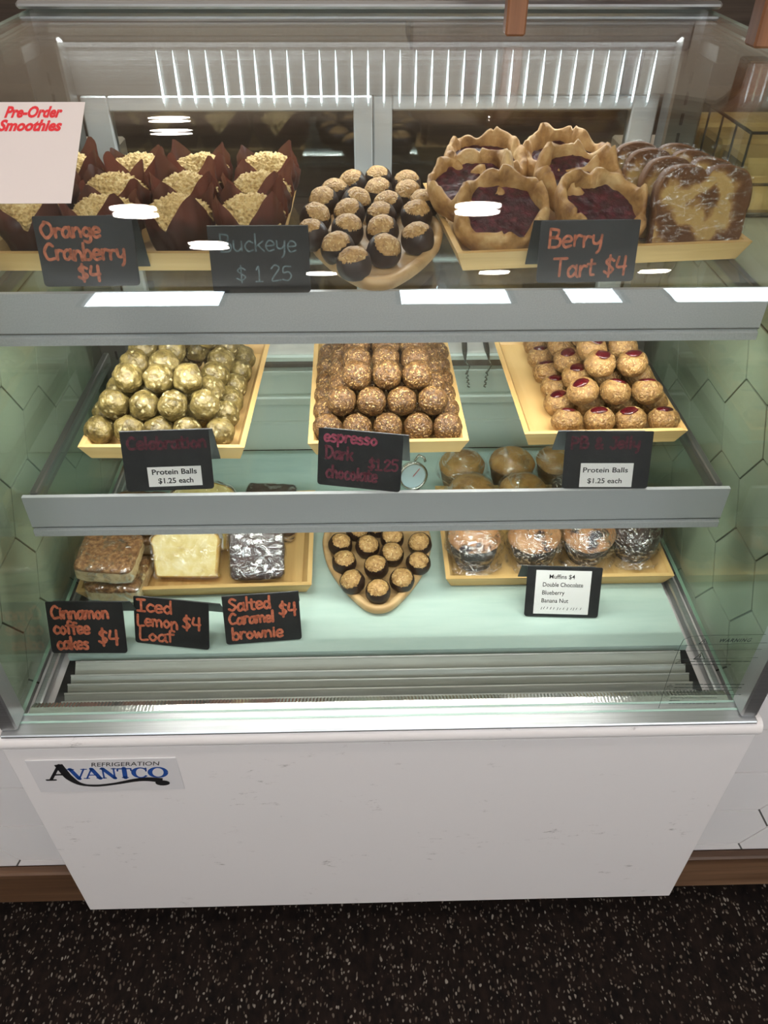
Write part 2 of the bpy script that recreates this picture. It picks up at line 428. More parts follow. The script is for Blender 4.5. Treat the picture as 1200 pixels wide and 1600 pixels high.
# ------------------------------------------------------------------ the refrigerated case
def scuffed_white():
    m, nt, out = new_mat('white_enamel_scuffed')
    co = coords(nt, (1, 1, 1), False)
    n1 = nd(nt, 'TexNoise', Vector=co, Scale=9, Detail=6, Roughness=.7).outputs[0]
    n2 = nd(nt, 'TexNoise', Vector=nd(nt, 'Mapping', Vector=co, Scale=(2, 1, 7)).outputs[0], Scale=16, Detail=7, Roughness=.75).outputs[0]
    k = nd(nt, 'Math', {'operation': 'MULTIPLY'}, i0=ramp(nt, n1, [(.55, (0, 0, 0)), (.62, (1, 1, 1))]), i1=ramp(nt, n2, [(.56, (0, 0, 0)), (.63, (.8, .8, .8))]))
    mx = nd(nt, 'Mix', {'data_type': 'RGBA'}, i0=k.outputs[0]); mx.inputs[6].default_value = (.80, .765, .765, 1); mx.inputs[7].default_value = (.30, .27, .26, 1)
    b = nd(nt, 'BsdfPrincipled', Base_Color=mx.outputs[2], Roughness=.42); fin(nt, out, b.outputs[0]); return m
MT['white'] = scuffed_white()
case = thing('display_case', 'refrigerated glass pastry case with white front panel and curved glass, set in a tiled counter', 'display case', (0, 0, FZ))
O = Vector((0, 0, -FZ))
def part(mb, name, parent=case, off=O):
    for i in range(len(mb.v)): mb.v[i] = mb.v[i]+off
    return mb.build(name, parent)
fpanel = part(MB().box((-.450, 0, .050), (.450, .012, .4836), MT['white'], bev=.002), 'front_panel')
part(MB().box((-.442, .0125, .055), (.442, .62, .470), MT['white']), 'cabinet_body')
# rounded rail above the panel
rows = []
for k in range(9):
    a = R(-90+k*22.5); rows.append([(x, .004-.011*math.cos(a), .497+.0125*math.sin(a)) for x in (-.449, .449)])
rows.append([(x, .02, .5095) for x in (-.449, .449)]); rows.append([(x, .02, .4845) for x in (-.449, .449)]); rows.append(rows[0])
mb = MB().grid(rows, MT['white'], True)
for sx in (-.449, .449):
    mb.add([Vector((sx, p[0][1], p[0][2])) for p in rows[:-1]], [list(range(len(rows)-1))], MT['white'])
part(mb, 'panel_rail')
for x in (-.33, .285):
    cst = part(MB().box((x-.012, .045, FZ+.043), (x+.012, .09, .05), MT['white_plastic']), 'caster')
    b = MB(); b.tube([(x-.018, .06, FZ+.022), (x+.018, .06, FZ+.022)], .022, MT['white_plastic'], 20)
    part(b, 'wheel', cst)
# glass profile, side view (Y, z)
GR, GC, GZ = .182, .194, .958
def profile(off):
    p = [(GC-GR+off, .5158), (GC-GR+off, GZ)]
    for k in range(1, 17):
        a = R(90*k/16); p.append((GC-(GR-off)*math.cos(a), GZ+(GR-off)*math.sin(a)))
    p.append((.625, 1.148-off)); return p
def sheet(off, th, x0, x1, mat):
    A, B = profile(off), profile(off+th)
    rows = [[(x0, y, z), (x1, y, z)] for y, z in A]; rb = [[(x0, y, z), (x1, y, z)] for y, z in B]
    m = MB().grid(rows, mat, True).grid(rb, mat, True, flip=True)
    for x in (x0, x1):
        for i in range(len(A)-1): m.add([(x, *A[i]), (x, *A[i+1]), (x, *B[i+1]), (x, *B[i])], [(0, 1, 2, 3)], MT['glass_edge'])
    m.add([(x0, *A[0]), (x1, *A[0]), (x1, *B[0]), (x0, *B[0])], [(0, 1, 2, 3)], MT['glass_edge'])
    m.add([(x0, *A[-1]), (x1, *A[-1]), (x1, *B[-1]), (x0, *B[-1])], [(0, 1, 2, 3)], MT['glass_edge'])
    return m
fg = part(sheet(0, .003, -.424, .424, MT['glass_front']), 'front_glass')
part(sheet(.011, .003, -.424, .424, MT['glass_front']), 'inner_pane')
# aluminium frame round the front glass
mb = MB().box((-.440, -.005, .5105), (.440, .026, .5155), MT['alu'], bev=.0015)
for sx in (-1, 1):
    a, b = sorted((sx*.421, sx*.441)); mb.box((a, .002, .5158), (b, .029, .93), MT['alu'], bev=.002)
part(mb, 'glass_frame')
# ridged clear strip inside the foot of the glass
rows = []; mb = MB(); n = 400
for i in range(n+1):
    x = -.418+.836*i/n; e = .0013*(i % 2)
    rows.append([(x, .0265, .508), (x, .0275+e, .5125), (x, .036+e, .513), (x, .0445+e, .5095), (x, .045, .505)])
mb.grid(rows, MT['steel'], False); part(mb, 'ridged_strip')
for sx in (-1, 1):
    poly = [(y, z) for y, z in profile(.020)]+[(.62, .50), (.035, .50)]
    n = len(poly); x0, x1 = sx*.430, sx*.435
    m = MB().add([(x0, y, z) for y, z in poly]+[(x1, y, z) for y, z in poly], [list(range(n)), list(range(n, 2*n))], MT['glass_side'])
    for i in range(n):
        j = (i+1) % n; m.add([(x0, *poly[i]), (x0, *poly[j]), (x1, *poly[j]), (x1, *poly[i])], [(0, 1, 2, 3)], MT['glass_edge'])
    part(m, 'side_glass')
    # channel along the deck, upright post with slots, hinge bracket
    a, b = sorted((sx*.4195, sx*.4295)); part(MB().box((a, .052, .474), (b, .60, .4895), MT['alu'], bev=.002), 'side_channel')
    a, b = sorted((sx*.385, sx*.4295)); up = part(MB().box((a, .565, .49), (b, .60, 1.125), MT['alu_dark'], bev=.003), 'upright')
    m = MB(); xm = sx*.404
    for k in range(24): m.box((xm-.0016, .5635, .52+k*.024), (xm+.0016, .5655, .534+k*.024), MT['black'])
    part(m, 'slot_row', up)
    m = MB(); m.lathe([(.001, 0), (.006, .001), (.008, .0035), (.0082, .006)], MT['steel'], 16, Matrix.Translation((xm, .5605, .995)) @ Matrix.Rotation(R(-90), 4, 'X')); part(m, 'screw', up)
    a, b = sorted((sx*.405, sx*.4285)); hb = part(MB().box((a, .50, 1.105), (b, .60, 1.124), MT['alu_dark'], bev=.002), 'hinge_bracket')
    m = MB()
    for yy in (.515, .565): part(MB().box((a+.004, yy, 1.1245), (b-.004, yy+.022, 1.1265), MT['steel'], bev=.0008), 'hinge_bolt', hb)
# deck, slats, brush gaps
dk = part(MB().box((-.411, .138, .475), (.411, .60, .485), MT['deck']), 'deck')
ys = [at(600, y, .482).y for y in (1028, 1049, 1063, 1077, 1090, 1106)]
m = MB(); xx = .398
for i in range(len(ys)-1):
    ya, yb = ys[i], ys[i+1]
    sec = [(ya, .4835), (yb-.003, .468), (yb-.003, .4665), (ya-.0005, .4815), (ya+.004, .4835)]
    sec = [(ya+.0012, .4845), (yb-.0045, .4620), (yb-.0052, .4605), (ya, .4828)]
    m.tube([(-xx, ya+.0006, .4840), (xx, ya+.0006, .4840)], .0011, MT['white_plastic'], 6)  # off-white lip and greyer slope put the slats' light and shading into colour
    m.add([(-xx, *p) for p in sec]+[(xx, *p) for p in sec], [(0, 1, 2, 3), (7, 6, 5, 4)]+[[k, (k+1) % 4, 4+(k+1) % 4, 4+k] for k in range(4)], MT['grille'])
m.box((-xx, ys[-1]-.024, .4755), (xx, ys[-1]+.001, .481), MT['white_plastic'])
gr = part(m, 'air_grille')
m = MB()
for sx in (-1, 1):
    a, b = sorted((sx*.398, sx*.4115)); m.box((a, .05, .462), (b, .142, .474), MT['black'])
m.box((-.411, .036, .455), (.411, .137, .460), MT['black']); part(m, 'black_drain_gap')
m = MB()
for k in range(46):
    sx = random.uniform(-.38, .38); i = random.randrange(5); yy = ys[i+1]+.002
    if k < 9: sx, yy = -.393+.012*random.random(), ys[-1]+.006+.006*random.random()
    r = random.uniform(.0006, .0017)*(1.5 if k < 9 else 1); yy = min(yy, ys[i]-.001) if k >= 9 else yy
    b = ico(1, lambda v: Vector((v.x*1.5, v.y, v.z*.7))*r, MT['base_wood'] if k % 3 else MT['ink'])
    m.add([v+Vector((sx, yy, .4655)) for v in b.v], b.f, b.mats[0])
cr_ = part(m, 'pastry_crumbs'); cr_['kind'] = 'stuff'
# back sheet below the doors, cream ledge, dark brown strip between two thin ledges
DY = .603
m = MB().box((-.43, DY, .485), (.43, DY+.012, .640), MT['back']).box((-.43, DY, .672), (.43, DY+.012, .745), MT['white_plastic'])
m.box((-.43, DY-.010, .640), (.43, DY+.012, .647), MT['back']).box((-.43, DY-.008, .665), (.43, DY+.012, .672), MT['back'])
m.box((-.43, DY-.004, .54), (.43, DY, .546), MT['back'], bev=.001).box((-.43, DY-.014, .585), (.43, DY, .600), MT['back'], bev=.002)
bs = part(m, 'back_sheet')
part(MB().box((-.42, DY+.004, .6475), (.42, DY+.010, .6645), MT['backwall']), 'air_slot', bs)
zt, zp = 1.052, 1.033; zb, zpb = .746, .775
for sx in (-1, 1):
    x0, x1, p0, p1 = (-.384, -.0005, -.349, -.026) if sx < 0 else (.0005, .384, .026, .349)
    y0 = DY-.002 if sx < 0 else DY+.002
    m = MB().box((x0, y0, zb), (p0, y0+.02, zt), MT['door_frame'], bev=.002).box((p1, y0, zb), (x1, y0+.02, zt), MT['door_frame'], bev=.002)
    m.box((p0, y0, zp), (p1, y0+.02, zt), MT['door_frame'], bev=.002).box((p0, y0, zb), (p1, y0+.02, zpb), MT['door_frame'], bev=.002)
    d = part(m, 'sliding_door')
    part(MB().box((p0, y0+.008, zpb), (p1, y0+.012, zp), MT['glass_door']), 'pane', d)
    xh = p0-.018 if sx < 0 else p1+.018
# upper back sheet and rail, light bar, glowing rods shaped as the LEDs' streaked reflection
MT['upper_sheet'] = pm('brushed_grey_sheet', [(.3, (.22, .215, .205)), (.7, (.30, .295, .285))], 8, 2, .3, metal=.4, stretch=(1, 60, 60), rnd=False)
part(MB().box((-.43, DY, 1.0525), (.43, DY+.016, 1.135), MT['upper_sheet']), 'upper_back_sheet')
m = MB().box((-.431, .585, 1.1495), (.431, .640, 1.158), MT['alu'], bev=.003)
m.box((-.431, .628, 1.05), (.431, .640, 1.149), MT['alu'])
part(m, 'top_rail')
lb = part(MB().box((-.40, DY-.012, 1.1215), (.40, DY-.001, 1.134), MT['white_plastic'], bev=.002), 'light_bar')
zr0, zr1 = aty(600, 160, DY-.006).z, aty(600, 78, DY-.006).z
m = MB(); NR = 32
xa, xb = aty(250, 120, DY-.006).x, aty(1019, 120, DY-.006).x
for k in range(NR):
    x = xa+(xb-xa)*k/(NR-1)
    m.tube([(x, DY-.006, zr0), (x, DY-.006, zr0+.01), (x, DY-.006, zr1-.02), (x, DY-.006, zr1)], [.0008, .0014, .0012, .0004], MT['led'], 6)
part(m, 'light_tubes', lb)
rows = []
for i in range(241):
    x = -.40+.80*i/240; e = .0010 if i % 2 else 0
    rows.append([(x, DY-.013-e, 1.1235), (x, DY-.013-e, 1.132)])
part(MB().grid(rows, MT['white_plastic'], False), 'ridged_cover', lb)

# ---- logo on the panel
def text_mb(body, size, mat, shear=0, bold=0.0, align='LEFT', space=1.0):
    c = bpy.data.curves.new('t', 'FONT'); c.body = body; c.size = size; c.shear = shear; c.offset = bold
    c.align_x = align; c.space_character = space; c.resolution_u = 3; c.extrude = 0
    o = bpy.data.objects.new('t', c); COL.objects.link(o)
    dg = bpy.context.evaluated_depsgraph_get(); me = o.evaluated_get(dg).to_mesh()
    vs = [v.co.copy() for v in me.vertices]; fs = [list(p.vertices) for p in me.polygons]
    o.evaluated_get(dg).to_mesh_clear(); bpy.data.objects.remove(o); bpy.data.curves.remove(c)
    return MB().add(vs, fs, mat)
def width(mb): return max(v.x for v in mb.v)-min(v.x for v in mb.v)
def stroke(mb, pts, wd, mat, X=None, z=0.0, jit=0.0):
    """a flat inked line of width wd (or one width per point) through 2-D points"""
    n = len(pts); L, Rr = [], []
    for i, p in enumerate(pts):
        a = Vector(pts[max(i-1, 0)]); b = Vector(pts[min(i+1, n-1)]); t = (b-a)
        t = t.normalized() if t.length > 1e-9 else Vector((1, 0))
        nn = Vector((-t.y, t.x)); ww = (wd[i] if isinstance(wd, (list, tuple)) else wd)/2
        if jit: ww *= 1+random.uniform(-jit, jit)
        L.append((p[0]+nn.x*ww, p[1]+nn.y*ww, z)); Rr.append((p[0]-nn.x*ww, p[1]-nn.y*ww, z))
    mb.add(L+Rr, [[i, n+i, n+i+1, i+1] for i in range(n-1)], mat, False, X)
    if not isinstance(wd, (list, tuple)):
        for p in (pts[0], pts[-1]):
            mb.add([(p[0]+wd*.5*math.cos(k*math.pi/4), p[1]+wd*.5*math.sin(k*math.pi/4), z) for k in range(8)], [list(range(8))], mat, False, X)
def spline(pts, n=6):
    if len(pts) < 3: return [Vector(p) for p in pts]
    P = [Vector(p) for p in pts]; P = [P[0]*2-P[1]]+P+[P[-1]*2-P[-2]]; r = []
    for i in range(1, len(P)-2):
        for k in range(n):
            t = k/n; a, b, c, d = P[i-1:i+3]
            r.append(.5*((2*b)+(c-a)*t+(2*a-5*b+4*c-d)*t*t+(3*b-a-3*c+d)*t**3))
    r.append(P[-2]); return r
q = [aty(x, y, 0) for x, y in ((40, 1188), (275, 1181), (289, 1231), (64, 1237))]
lx0, lx1 = (q[0].x+q[3].x)/2, (q[1].x+q[2].x)/2; lz1, lz0 = (q[0].z+q[1].z)/2, (q[2].z+q[3].z)/2
LW, LH = lx1-lx0, lz1-lz0
plate = part(MB().box((lx0, -.0016, lz0), (lx1, -.0002, lz1), flat('logo_plate_white', (.69, .67, .685), .35), bev=.0006), 'logo_plate')
FX = Matrix.Translation((lx0, -.0019, lz0)) @ Matrix.Rotation(R(90), 4, 'X')
m = MB(); U = LW/100.0
# serif capitals drawn as thick and thin strokes: x across, height 1
def serif(mb, ch, x, y, h, wide, mat, sl=.12):
    T, t, s = h*.27, h*.10, h*.09
    def S(p, w_): stroke(mb, [(x+a*wide+sl*b*h, y+b*h) for a, b in p], w_, mat, FX)
    def F(a, b, l=.26): S([(a-l/2, b), (a+l/2, b)], s)
    if ch == 'V': S([(.12, 1), (.52, 0)], T); S([(.88, 1), (.52, 0)], t); F(.12, .97, .36); F(.88, .97, .30)
    if ch == 'A': S([(.50, 1), (.90, 0)], T); S([(.50, 1), (.12, 0)], t); S([(.25, .36), (.74, .36)], t*.9); F(.12, .03, .30); F(.90, .03, .36)
    if ch == 'N': S([(.15, 0), (.15, 1)], t); S([(.15, 1), (.85, 0)], T); S([(.85, 0), (.85, 1)], t); F(.15, .03); F(.10, .97, .2); F(.85, .97)
    if ch == 'T': S([(.5, 0), (.5, 1)], T); S([(.05, .95), (.95, .95)], t*1.1); F(.5, .03, .4); S([(.06, .95), (.04, .72)], t); S([(.94, .95), (.96, .72)], t)
    if ch == 'C':
        p = [(.5+.45*math.cos(R(a)), .5+.5*math.sin(R(a))) for a in range(40, 331, 15)]
        S(p, [t+(T-t)*abs(math.cos(R(a)))**1.5*(1 if a > 90 and a < 270 else .35) for a in range(40, 331, 15)]); S([(.86, .98), (.86, .66)], t)
    if ch == 'O':
        A = list(range(0, 361, 15)); S([(.5+.45*math.cos(R(a)), .5+.5*math.sin(R(a))) for a in A], [t+(T-t)*abs(math.cos(R(a)))**1.5 for a in A])
hB = LH*.30; yB = LH*.42
for ch, x, wd in (('V', 24.5, 12), ('A', 34.5, 11.5), ('N', 46, 10.5), ('T', 57, 10), ('C', 67.5, 10.5), ('O', 78.5, 12)):
    serif(m, ch, x*U, yB, hB, wd*U, MT['blue_ink'])
# large black A with its long tail
stroke(m, [(11.5*U, LH*.41), (21.5*U, LH*.86)], LH*.055, MT['ink'], FX)
stroke(m, [(8.5*U, LH*.40), (14.5*U, LH*.40)], LH*.045, MT['ink'], FX)
stroke(m, [(15.5*U, LH*.56), (23*U, LH*.56)], LH*.045, MT['ink'], FX)
tail = spline([(21*U, LH*.87), (22.5*U, LH*.66), (24.5*U, LH*.45), (30*U, LH*.25), (40*U, LH*.19), (53.5*U, LH*.24), (68*U, LH*.34), (77*U, LH*.36), (86.5*U, LH*.31)], 5)
stroke(m, tail, [LH*(.15 if i < 10 else max(.065, .15-.012*(i-10)) if i < 25 else .065+.006*(i-25)) for i in range(len(tail))], MT['ink'], FX)
m.add([(86*U+5*U*math.cos(k*math.pi/8), LH*.235+LH*.085*math.sin(k*math.pi/8), .0001) for k in range(16)], [list(range(16))], MT['ink'], False, FX)
tm = text_mb('REFRIGERATION', LH*.20, MT['ink'], .25)
k = 46*U/width(tm); m.add([(v.x*k+42*U, v.y*.85+LH*.79, .0001) for v in tm.v], tm.f, MT['ink'], False, FX)
part(m, 'lettering', plate)

# ---- printed warning on the lower corner of the glass
MT['print'] = flat('grey_print', (.035, .05, .045), .5)
m = MB()
def gp(x, y): p = aty(x, y, .0142); return (p.x, p.z)
WX = Matrix.Translation((0, .0138, 0)) @ Matrix.Rotation(R(90), 4, 'X')
o_ = [gp(*p) for p in ((1029, 1106), (1040, 1070), (1052, 1035), (1062, 1010), (1068, 999), (1080, 994), (1120, 992), (1196, 991))]
stroke(m, o_, .0006, MT['print'], WX)
for a, b in (((1070, 1008), (1198, 1004)), ((1063, 1017), (1190, 1014)), ((1057, 1030), (1184, 1027))):
    stroke(m, [gp(*a), gp(*b)], .0005, MT['print'], WX)
tm = text_mb('WARNING', .0078, MT['print'], .3, .0002, space=1.25); a = gp(1122, 1003); b = gp(1172, 1001)
k = (b[0]-a[0])/width(tm); m.add([(v.x*k+a[0], v.y+a[1], 0) for v in tm.v], tm.f, MT['print'], False, WX)
def tri(x, y, s):
    c = gp(x, y); p = [(c[0]-s, c[1]-s*.8), (c[0]+s, c[1]-s*.8), (c[0], c[1]+s), (c[0]-s, c[1]-s*.8)]
    stroke(m, p, s*.22, MT['print'], WX); stroke(m, [(c[0], c[1]-s*.3), (c[0], c[1]+s*.35)], s*.2, MT['print'], WX)
for x, y, s in ((1100, 1002, .0045), (1094, 1025, .006), (1061, 1034, .0034), (1047, 1071, .003), (1041, 1088, .0025)): tri(x, y, s)
c = gp(1043, 1078); stroke(m, [(c[0]+.003*math.cos(k*math.pi/6), c[1]+.003*math.sin(k*math.pi/6)) for k in range(13)], .0005, MT['print'], WX)
rnd = random.Random(5)
for y, x0, x1 in ((1033, 1070, 1172), (1038, 1069, 1142), (1069, 1055, 1162), (1074, 1054, 1158), (1078, 1052, 1145), (1081, 1051, 1094), (1085, 1049, 1157), (1090, 1048, 1120), (1094, 1046, 1062), (1099, 1045, 1118)):
    x = x0
    while x < x1:
        wv = rnd.uniform(3, 9); a, b = gp(x, y), gp(min(x+wv, x1), y-.1); stroke(m, [a, b], .0011, MT['print'], WX); x += wv+2
part(m, 'warning_print', fg)
# taped paper on the glass, printed red words
# ------------------------------------------------------------------ shelves
ZM, ZT, ZD = .716, .940, .485
def shelf(yf, zt, depth, label):
    t = thing('glass_shelf', label, 'shelf', (0, yf, zt), group='glass shelves of the case')
    MB().box((-.400, .002, -.009), (.400, depth, 0), MT['glass_shelf'], bev=.001).build('glass_pane', t)
    m = MB(); sec = [(0, .0015), (0, -.043), (.0035, -.0475), (-.001, -.049), (-.001, -.0575), (.004, -.0585), (.016, -.056), (.016, -.048), (.005, -.045), (.005, -.0095), (.0055, .0015)]
    n = len(sec); hw = .417
    m.add([(-hw, *p) for p in sec]+[(hw, *p) for p in sec], [list(range(n))[::-1], list(range(n, 2*n))]+[[k, (k+1) % n, n+(k+1) % n, n+k] for k in range(n)], MT['lip'])
    m.add([(-hw, -.0002, -.0445), (hw, -.0002, -.0445), (hw, -.0002, -.0435), (-hw, -.0002, -.0435)], [(0, 1, 2, 3)], MT['alu_dark'])
    m.build('front_lip', t)
    for sx in (-1, 1):
        a, b = sorted((sx*.4005, sx*.409)); MB().box((a, .006, -.016), (b, depth, .0 if zt > .9 else .005), MT['alu_dark'], bev=.0012).build('side_rail', t)
    MB().box((-.39, .017, -.0575), (.39, .026, -.0525), MT['led_strip'], bev=.001).build('light_strip', t)
    return t
shelf(.180, ZM, .345, 'lower glass shelf with grey metal lip carrying the three trays of protein balls')
shelf(.237, ZT, .325, 'upper glass shelf with grey metal lip carrying muffins, buckeyes and tarts')

# ------------------------------------------------------------------ trays and boards
def tray(fl, fr, zb, hgt, length, label):
    """flared bamboo tray; fl, fr: the two front rim corners on the level zb+hgt"""
    a, b = Vector(fl), Vector(fr); wd = (b-a).length; rz = math.atan2((b-a).y, (b-a).x)
    t = thing('bamboo_tray', label, 'tray', ((a.x+b.x)/2, (a.y+b.y)/2, zb), (0, 0, rz), 'bamboo trays')
    g, th = .009, .0065
    o = [(-wd/2, 0), (wd/2, 0), (wd/2, length), (-wd/2, length)]
    ob = [(-wd/2+g, g), (wd/2-g, g), (wd/2-g, length-g), (-wd/2+g, length-g)]
    it = [(-wd/2+th, th), (wd/2-th, th), (wd/2-th, length-th), (-wd/2+th, length-th)]
    ib = [(-wd/2+g+th, g+th), (wd/2-g-th, g+th), (wd/2-g-th, length-g-th), (-wd/2+g+th, length-g-th)]
    MB().box((ob[0][0]+.002, g+.002, .0004), (ob[1][0]-.002, length-g-.002, .005), MT['bamboo_y']).build('base_panel', t)
    for k in range(4):
        j = (k+1) % 4; vs = []
        for p in (k, j): vs += [(*ob[p], .0002), (*o[p], hgt), (*it[p], hgt), (*ib[p], .0052)]
        MB().add(vs, [(0, 1, 5, 4), (1, 2, 6, 5), (2, 3, 7, 6), (3, 0, 4, 7), (0, 3, 2, 1), (4, 5, 6, 7)], MT['bamboo_x' if k % 2 == 0 else 'bamboo_y']).build('side_panel', t)
    return t
HT = .023
zr = ZM+HT
tA = tray(at(121, 699, zr), at(382, 700, zr), ZM+.0005, HT, .285, 'bamboo tray heaped with olive protein balls on the lower glass shelf')
tB = tray(at(481, 694, zr), at(733, 689, zr), ZM+.0005, HT, .285, 'bamboo tray heaped with dark brown espresso balls on the lower glass shelf')
tC = tray(at(820, 679, zr), at(1075, 673, zr), ZM+.0005, HT, .285, 'bamboo tray of jam-topped oat balls, half empty along one side')
zr = ZD+HT
tD = tray(at(118, 925, zr), at(487, 914, zr), ZD+.0005, HT, .215, 'bamboo tray on the deck with coffee cakes, lemon loaf and brownies')
tE = tray(at(697, 905, zr), at(1054, 900, zr), ZD+.0005, HT, .215, 'bamboo tray on the deck with muffins wrapped in film')
zr = ZT+HT
pa = at(715, 397, zr); pb = at(1176, 378, zr)
tF = tray(pa, pb, ZT+.0005, HT, .245, 'bamboo tray on the upper shelf with berry tarts and swirl bread')
pb = at(440, 396, zr); pa = pb+Vector((-.320, .004, 0))
tG = tray(pa, pb, ZT+.0005, HT, .245, 'bamboo tray on the upper shelf packed with crumb-topped muffins')

def heart_board(tip, wd, length, z, label):
    t = thing('heart_board', label, 'board', (tip[0], tip[1], z), group='heart-shaped wooden boards')
    half = [(0, 0), (.13, .012), (.28, .06), (.50, .19), (.72, .36), (.90, .56), (.99, .76), (1.0, .90), (.93, 1.05), (.78, 1.15), (.58, 1.19), (.36, 1.16), (.16, 1.08), (0, 1.00)]
    sx, sy = wd/2, length/1.19
    h = [Vector((x*sx, y*sy)) for x, y in half]; pts = spline(h, 4)
    out = [(p.x, p.y) for p in pts]+[(-p.x, p.y) for p in reversed(pts[1:-1])]
    n = len(out); c = Vector((0, length*.52))
    def ins(d):
        r = []
        for i in range(n):
            a, b = Vector(out[i-1]), Vector(out[(i+1) % n]); tt = (b-a).normalized(); r.append((out[i][0]-tt.y*d, out[i][1]+tt.x*d))
        r[0] = (0, d*1.25); k = n//2; r[k] = (0, out[k][1]-d*1.3); return r
    rings = [(ins(.004), 0), (ins(.0005), .004), (out, .009), (ins(.001), .014), (ins(.003), .0150), (ins(.0085), .0150), (ins(.0105), .0115), (ins(.012), .009)]
    m = MB().grid([[(x, y, zz) for x, y in rg] for rg, zz in rings], MT['oak'], True, True)
    m.add([(x, y, .009) for x, y in rings[-1][0]], [list(range(n))], MT['oak']); m.add([(x, y, 0) for x, y in rings[0][0]], [list(range(n))[::-1]], MT['oak'])
    m.build('board_body', t); return t
tip = at(592, 957, ZD+.008); w_ = at(505, 868, ZD+.012); w2 = at(678, 866, ZD+.012)
heart_board(tip, w2.x-w_.x, .205, ZD+.0005, 'heart-shaped wooden board of buckeyes on the pale deck')
tip = at(590, 447, ZT+.008); w2 = at(691, 372, ZT+.012)
heart_board(tip, (w2.x-tip.x)*2.06, .215, ZT+.0005, 'heart-shaped wooden board of buckeyes on the upper glass shelf')

# ------------------------------------------------------------------ protein balls
def oat_mat(name, stops, fleck, scale, rough=.5, amount=.3):
    m, nt, out = new_mat(name); co = coords(nt)
    n1 = nd(nt, 'TexNoise', Vector=co, Scale=scale, Detail=5, Roughness=.7).outputs[0]
    v = nd(nt, 'TexVoronoi', Vector=nd(nt, 'VectorMath', {'operation': 'MULTIPLY_ADD'}, i0=nd(nt, 'TexNoise', Vector=co, Scale=140, Detail=1).outputs['Color'], i1=(.008, .008, .008), i2=co).outputs[0], Scale=scale*1.9)
    pick = nd(nt, 'SeparateColor', i0=v.outputs['Color'])
    s1 = nd(nt, 'Math', {'operation': 'LESS_THAN'}, i0=pick.outputs[0], i1=amount)
    s2 = ramp(nt, v.outputs['Distance'], [(.30, (1, 1, 1)), (.48, (0, 0, 0))])
    k = nd(nt, 'Math', {'operation': 'MULTIPLY'}, i0=s1.outputs[0], i1=s2)
    c = ramp(nt, n1, stops)
    mx = nd(nt, 'Mix', {'data_type': 'RGBA'}, i0=k.outputs[0]); nt.links.new(c, mx.inputs[6]); mx.inputs[7].default_value = (*fleck, 1)
    b = nd(nt, 'BsdfPrincipled', Base_Color=mx.outputs[2], Roughness=rough); b.inputs['Specular IOR Level'].default_value = .6
    hh = nd(nt, 'Math', {'operation': 'SUBTRACT'}, i0=n1, i1=v.outputs['Distance'])
    bp = nd(nt, 'Bump', Strength=.75, Distance=.002, Height=hh.outputs[0]); nt.links.new(bp.outputs[0], b.inputs['Normal'])
    fin(nt, out, b.outputs[0]); return m
MT['celeb'] = oat_mat('olive_seed_dough', [(.3, (.045, .030, .008)), (.5, (.17, .122, .036)), (.7, (.34, .255, .095))], (.56, .47, .25), 95, .36, .20)
MT['espresso'] = oat_mat('dark_oat_dough', [(.3, (.022, .009, .003)), (.5, (.125, .056, .016)), (.7, (.26, .135, .042))], (.58, .38, .15), 210, .34, .34)
MT['pbj'] = oat_mat('golden_oat_dough', [(.3, (.10, .045, .012)), (.5, (.27, .14, .042)), (.7, (.42, .25, .085))], (.52, .35, .15), 190, .42, .35)
MT['peanut'] = oat_mat('peanut_butter_centre', [(.3, (.22, .105, .03)), (.5, (.45, .255, .085)), (.7, (.60, .385, .155))], (.66, .47, .22), 170, .5, .3)
MT['choc'] = pm('dark_chocolate', [(.3, (.017, .008, .005)), (.7, (.038, .019, .012))], 40, 4, .42, bump=.25, bscale=60, spec=.45, bdist=.001)
MT['jelly'] = pm('dark_red_jam', [(.3, (.030, .002, .004)), (.7, (.085, .004, .009))], 60, 3, .12, bump=.4, bscale=110, spec=.7, coat=.3)

def ball_meshes(name, r, mat, squash, lump, n=4, sub=4):
    out = []
    for s in range(n):
        def f(v, s=s):
            d = 1+lump*nz(v, 1.7, s)+.045*nz(v, 5, s+9)+.018*nz(v, 13, s+20)
            p = v*r*d; p.z *= squash; return p
        out.append(ico(sub, f, mat).mesh(name))
    return out
def heap(front_l, front_r, ncol, nrow, zbase, r, layers, place, yaw=0):
    """stair-step heap: each layer sits in the hollows of the one below; calls place(layer, row, col, point)"""
    a, b = Vector(front_l), Vector(front_r); ux = (b-a)/(ncol-1); d = ux.length; ux.normalize(); uy = Vector((-ux.y, ux.x, 0))
    for L in range(layers):
        for j in range(nrow-L):
            for i in range(ncol-L):
                buried = L == 0 and j >= 2 and 1 <= i <= ncol-2 and layers > 1 and j < nrow-1
                buried = buried or (L == 1 and layers > 2 and 2 <= j < nrow-2 and 1 <= i <= ncol-L-2 and ncol > 4)
                if buried: continue
                p = a+ux*d*(i+L/2)+uy*d*(j+L/2); p.z = zbase+r+L*d*.7071
                place(L, j, i, p)
LAY = ['bottom', 'middle', 'top']
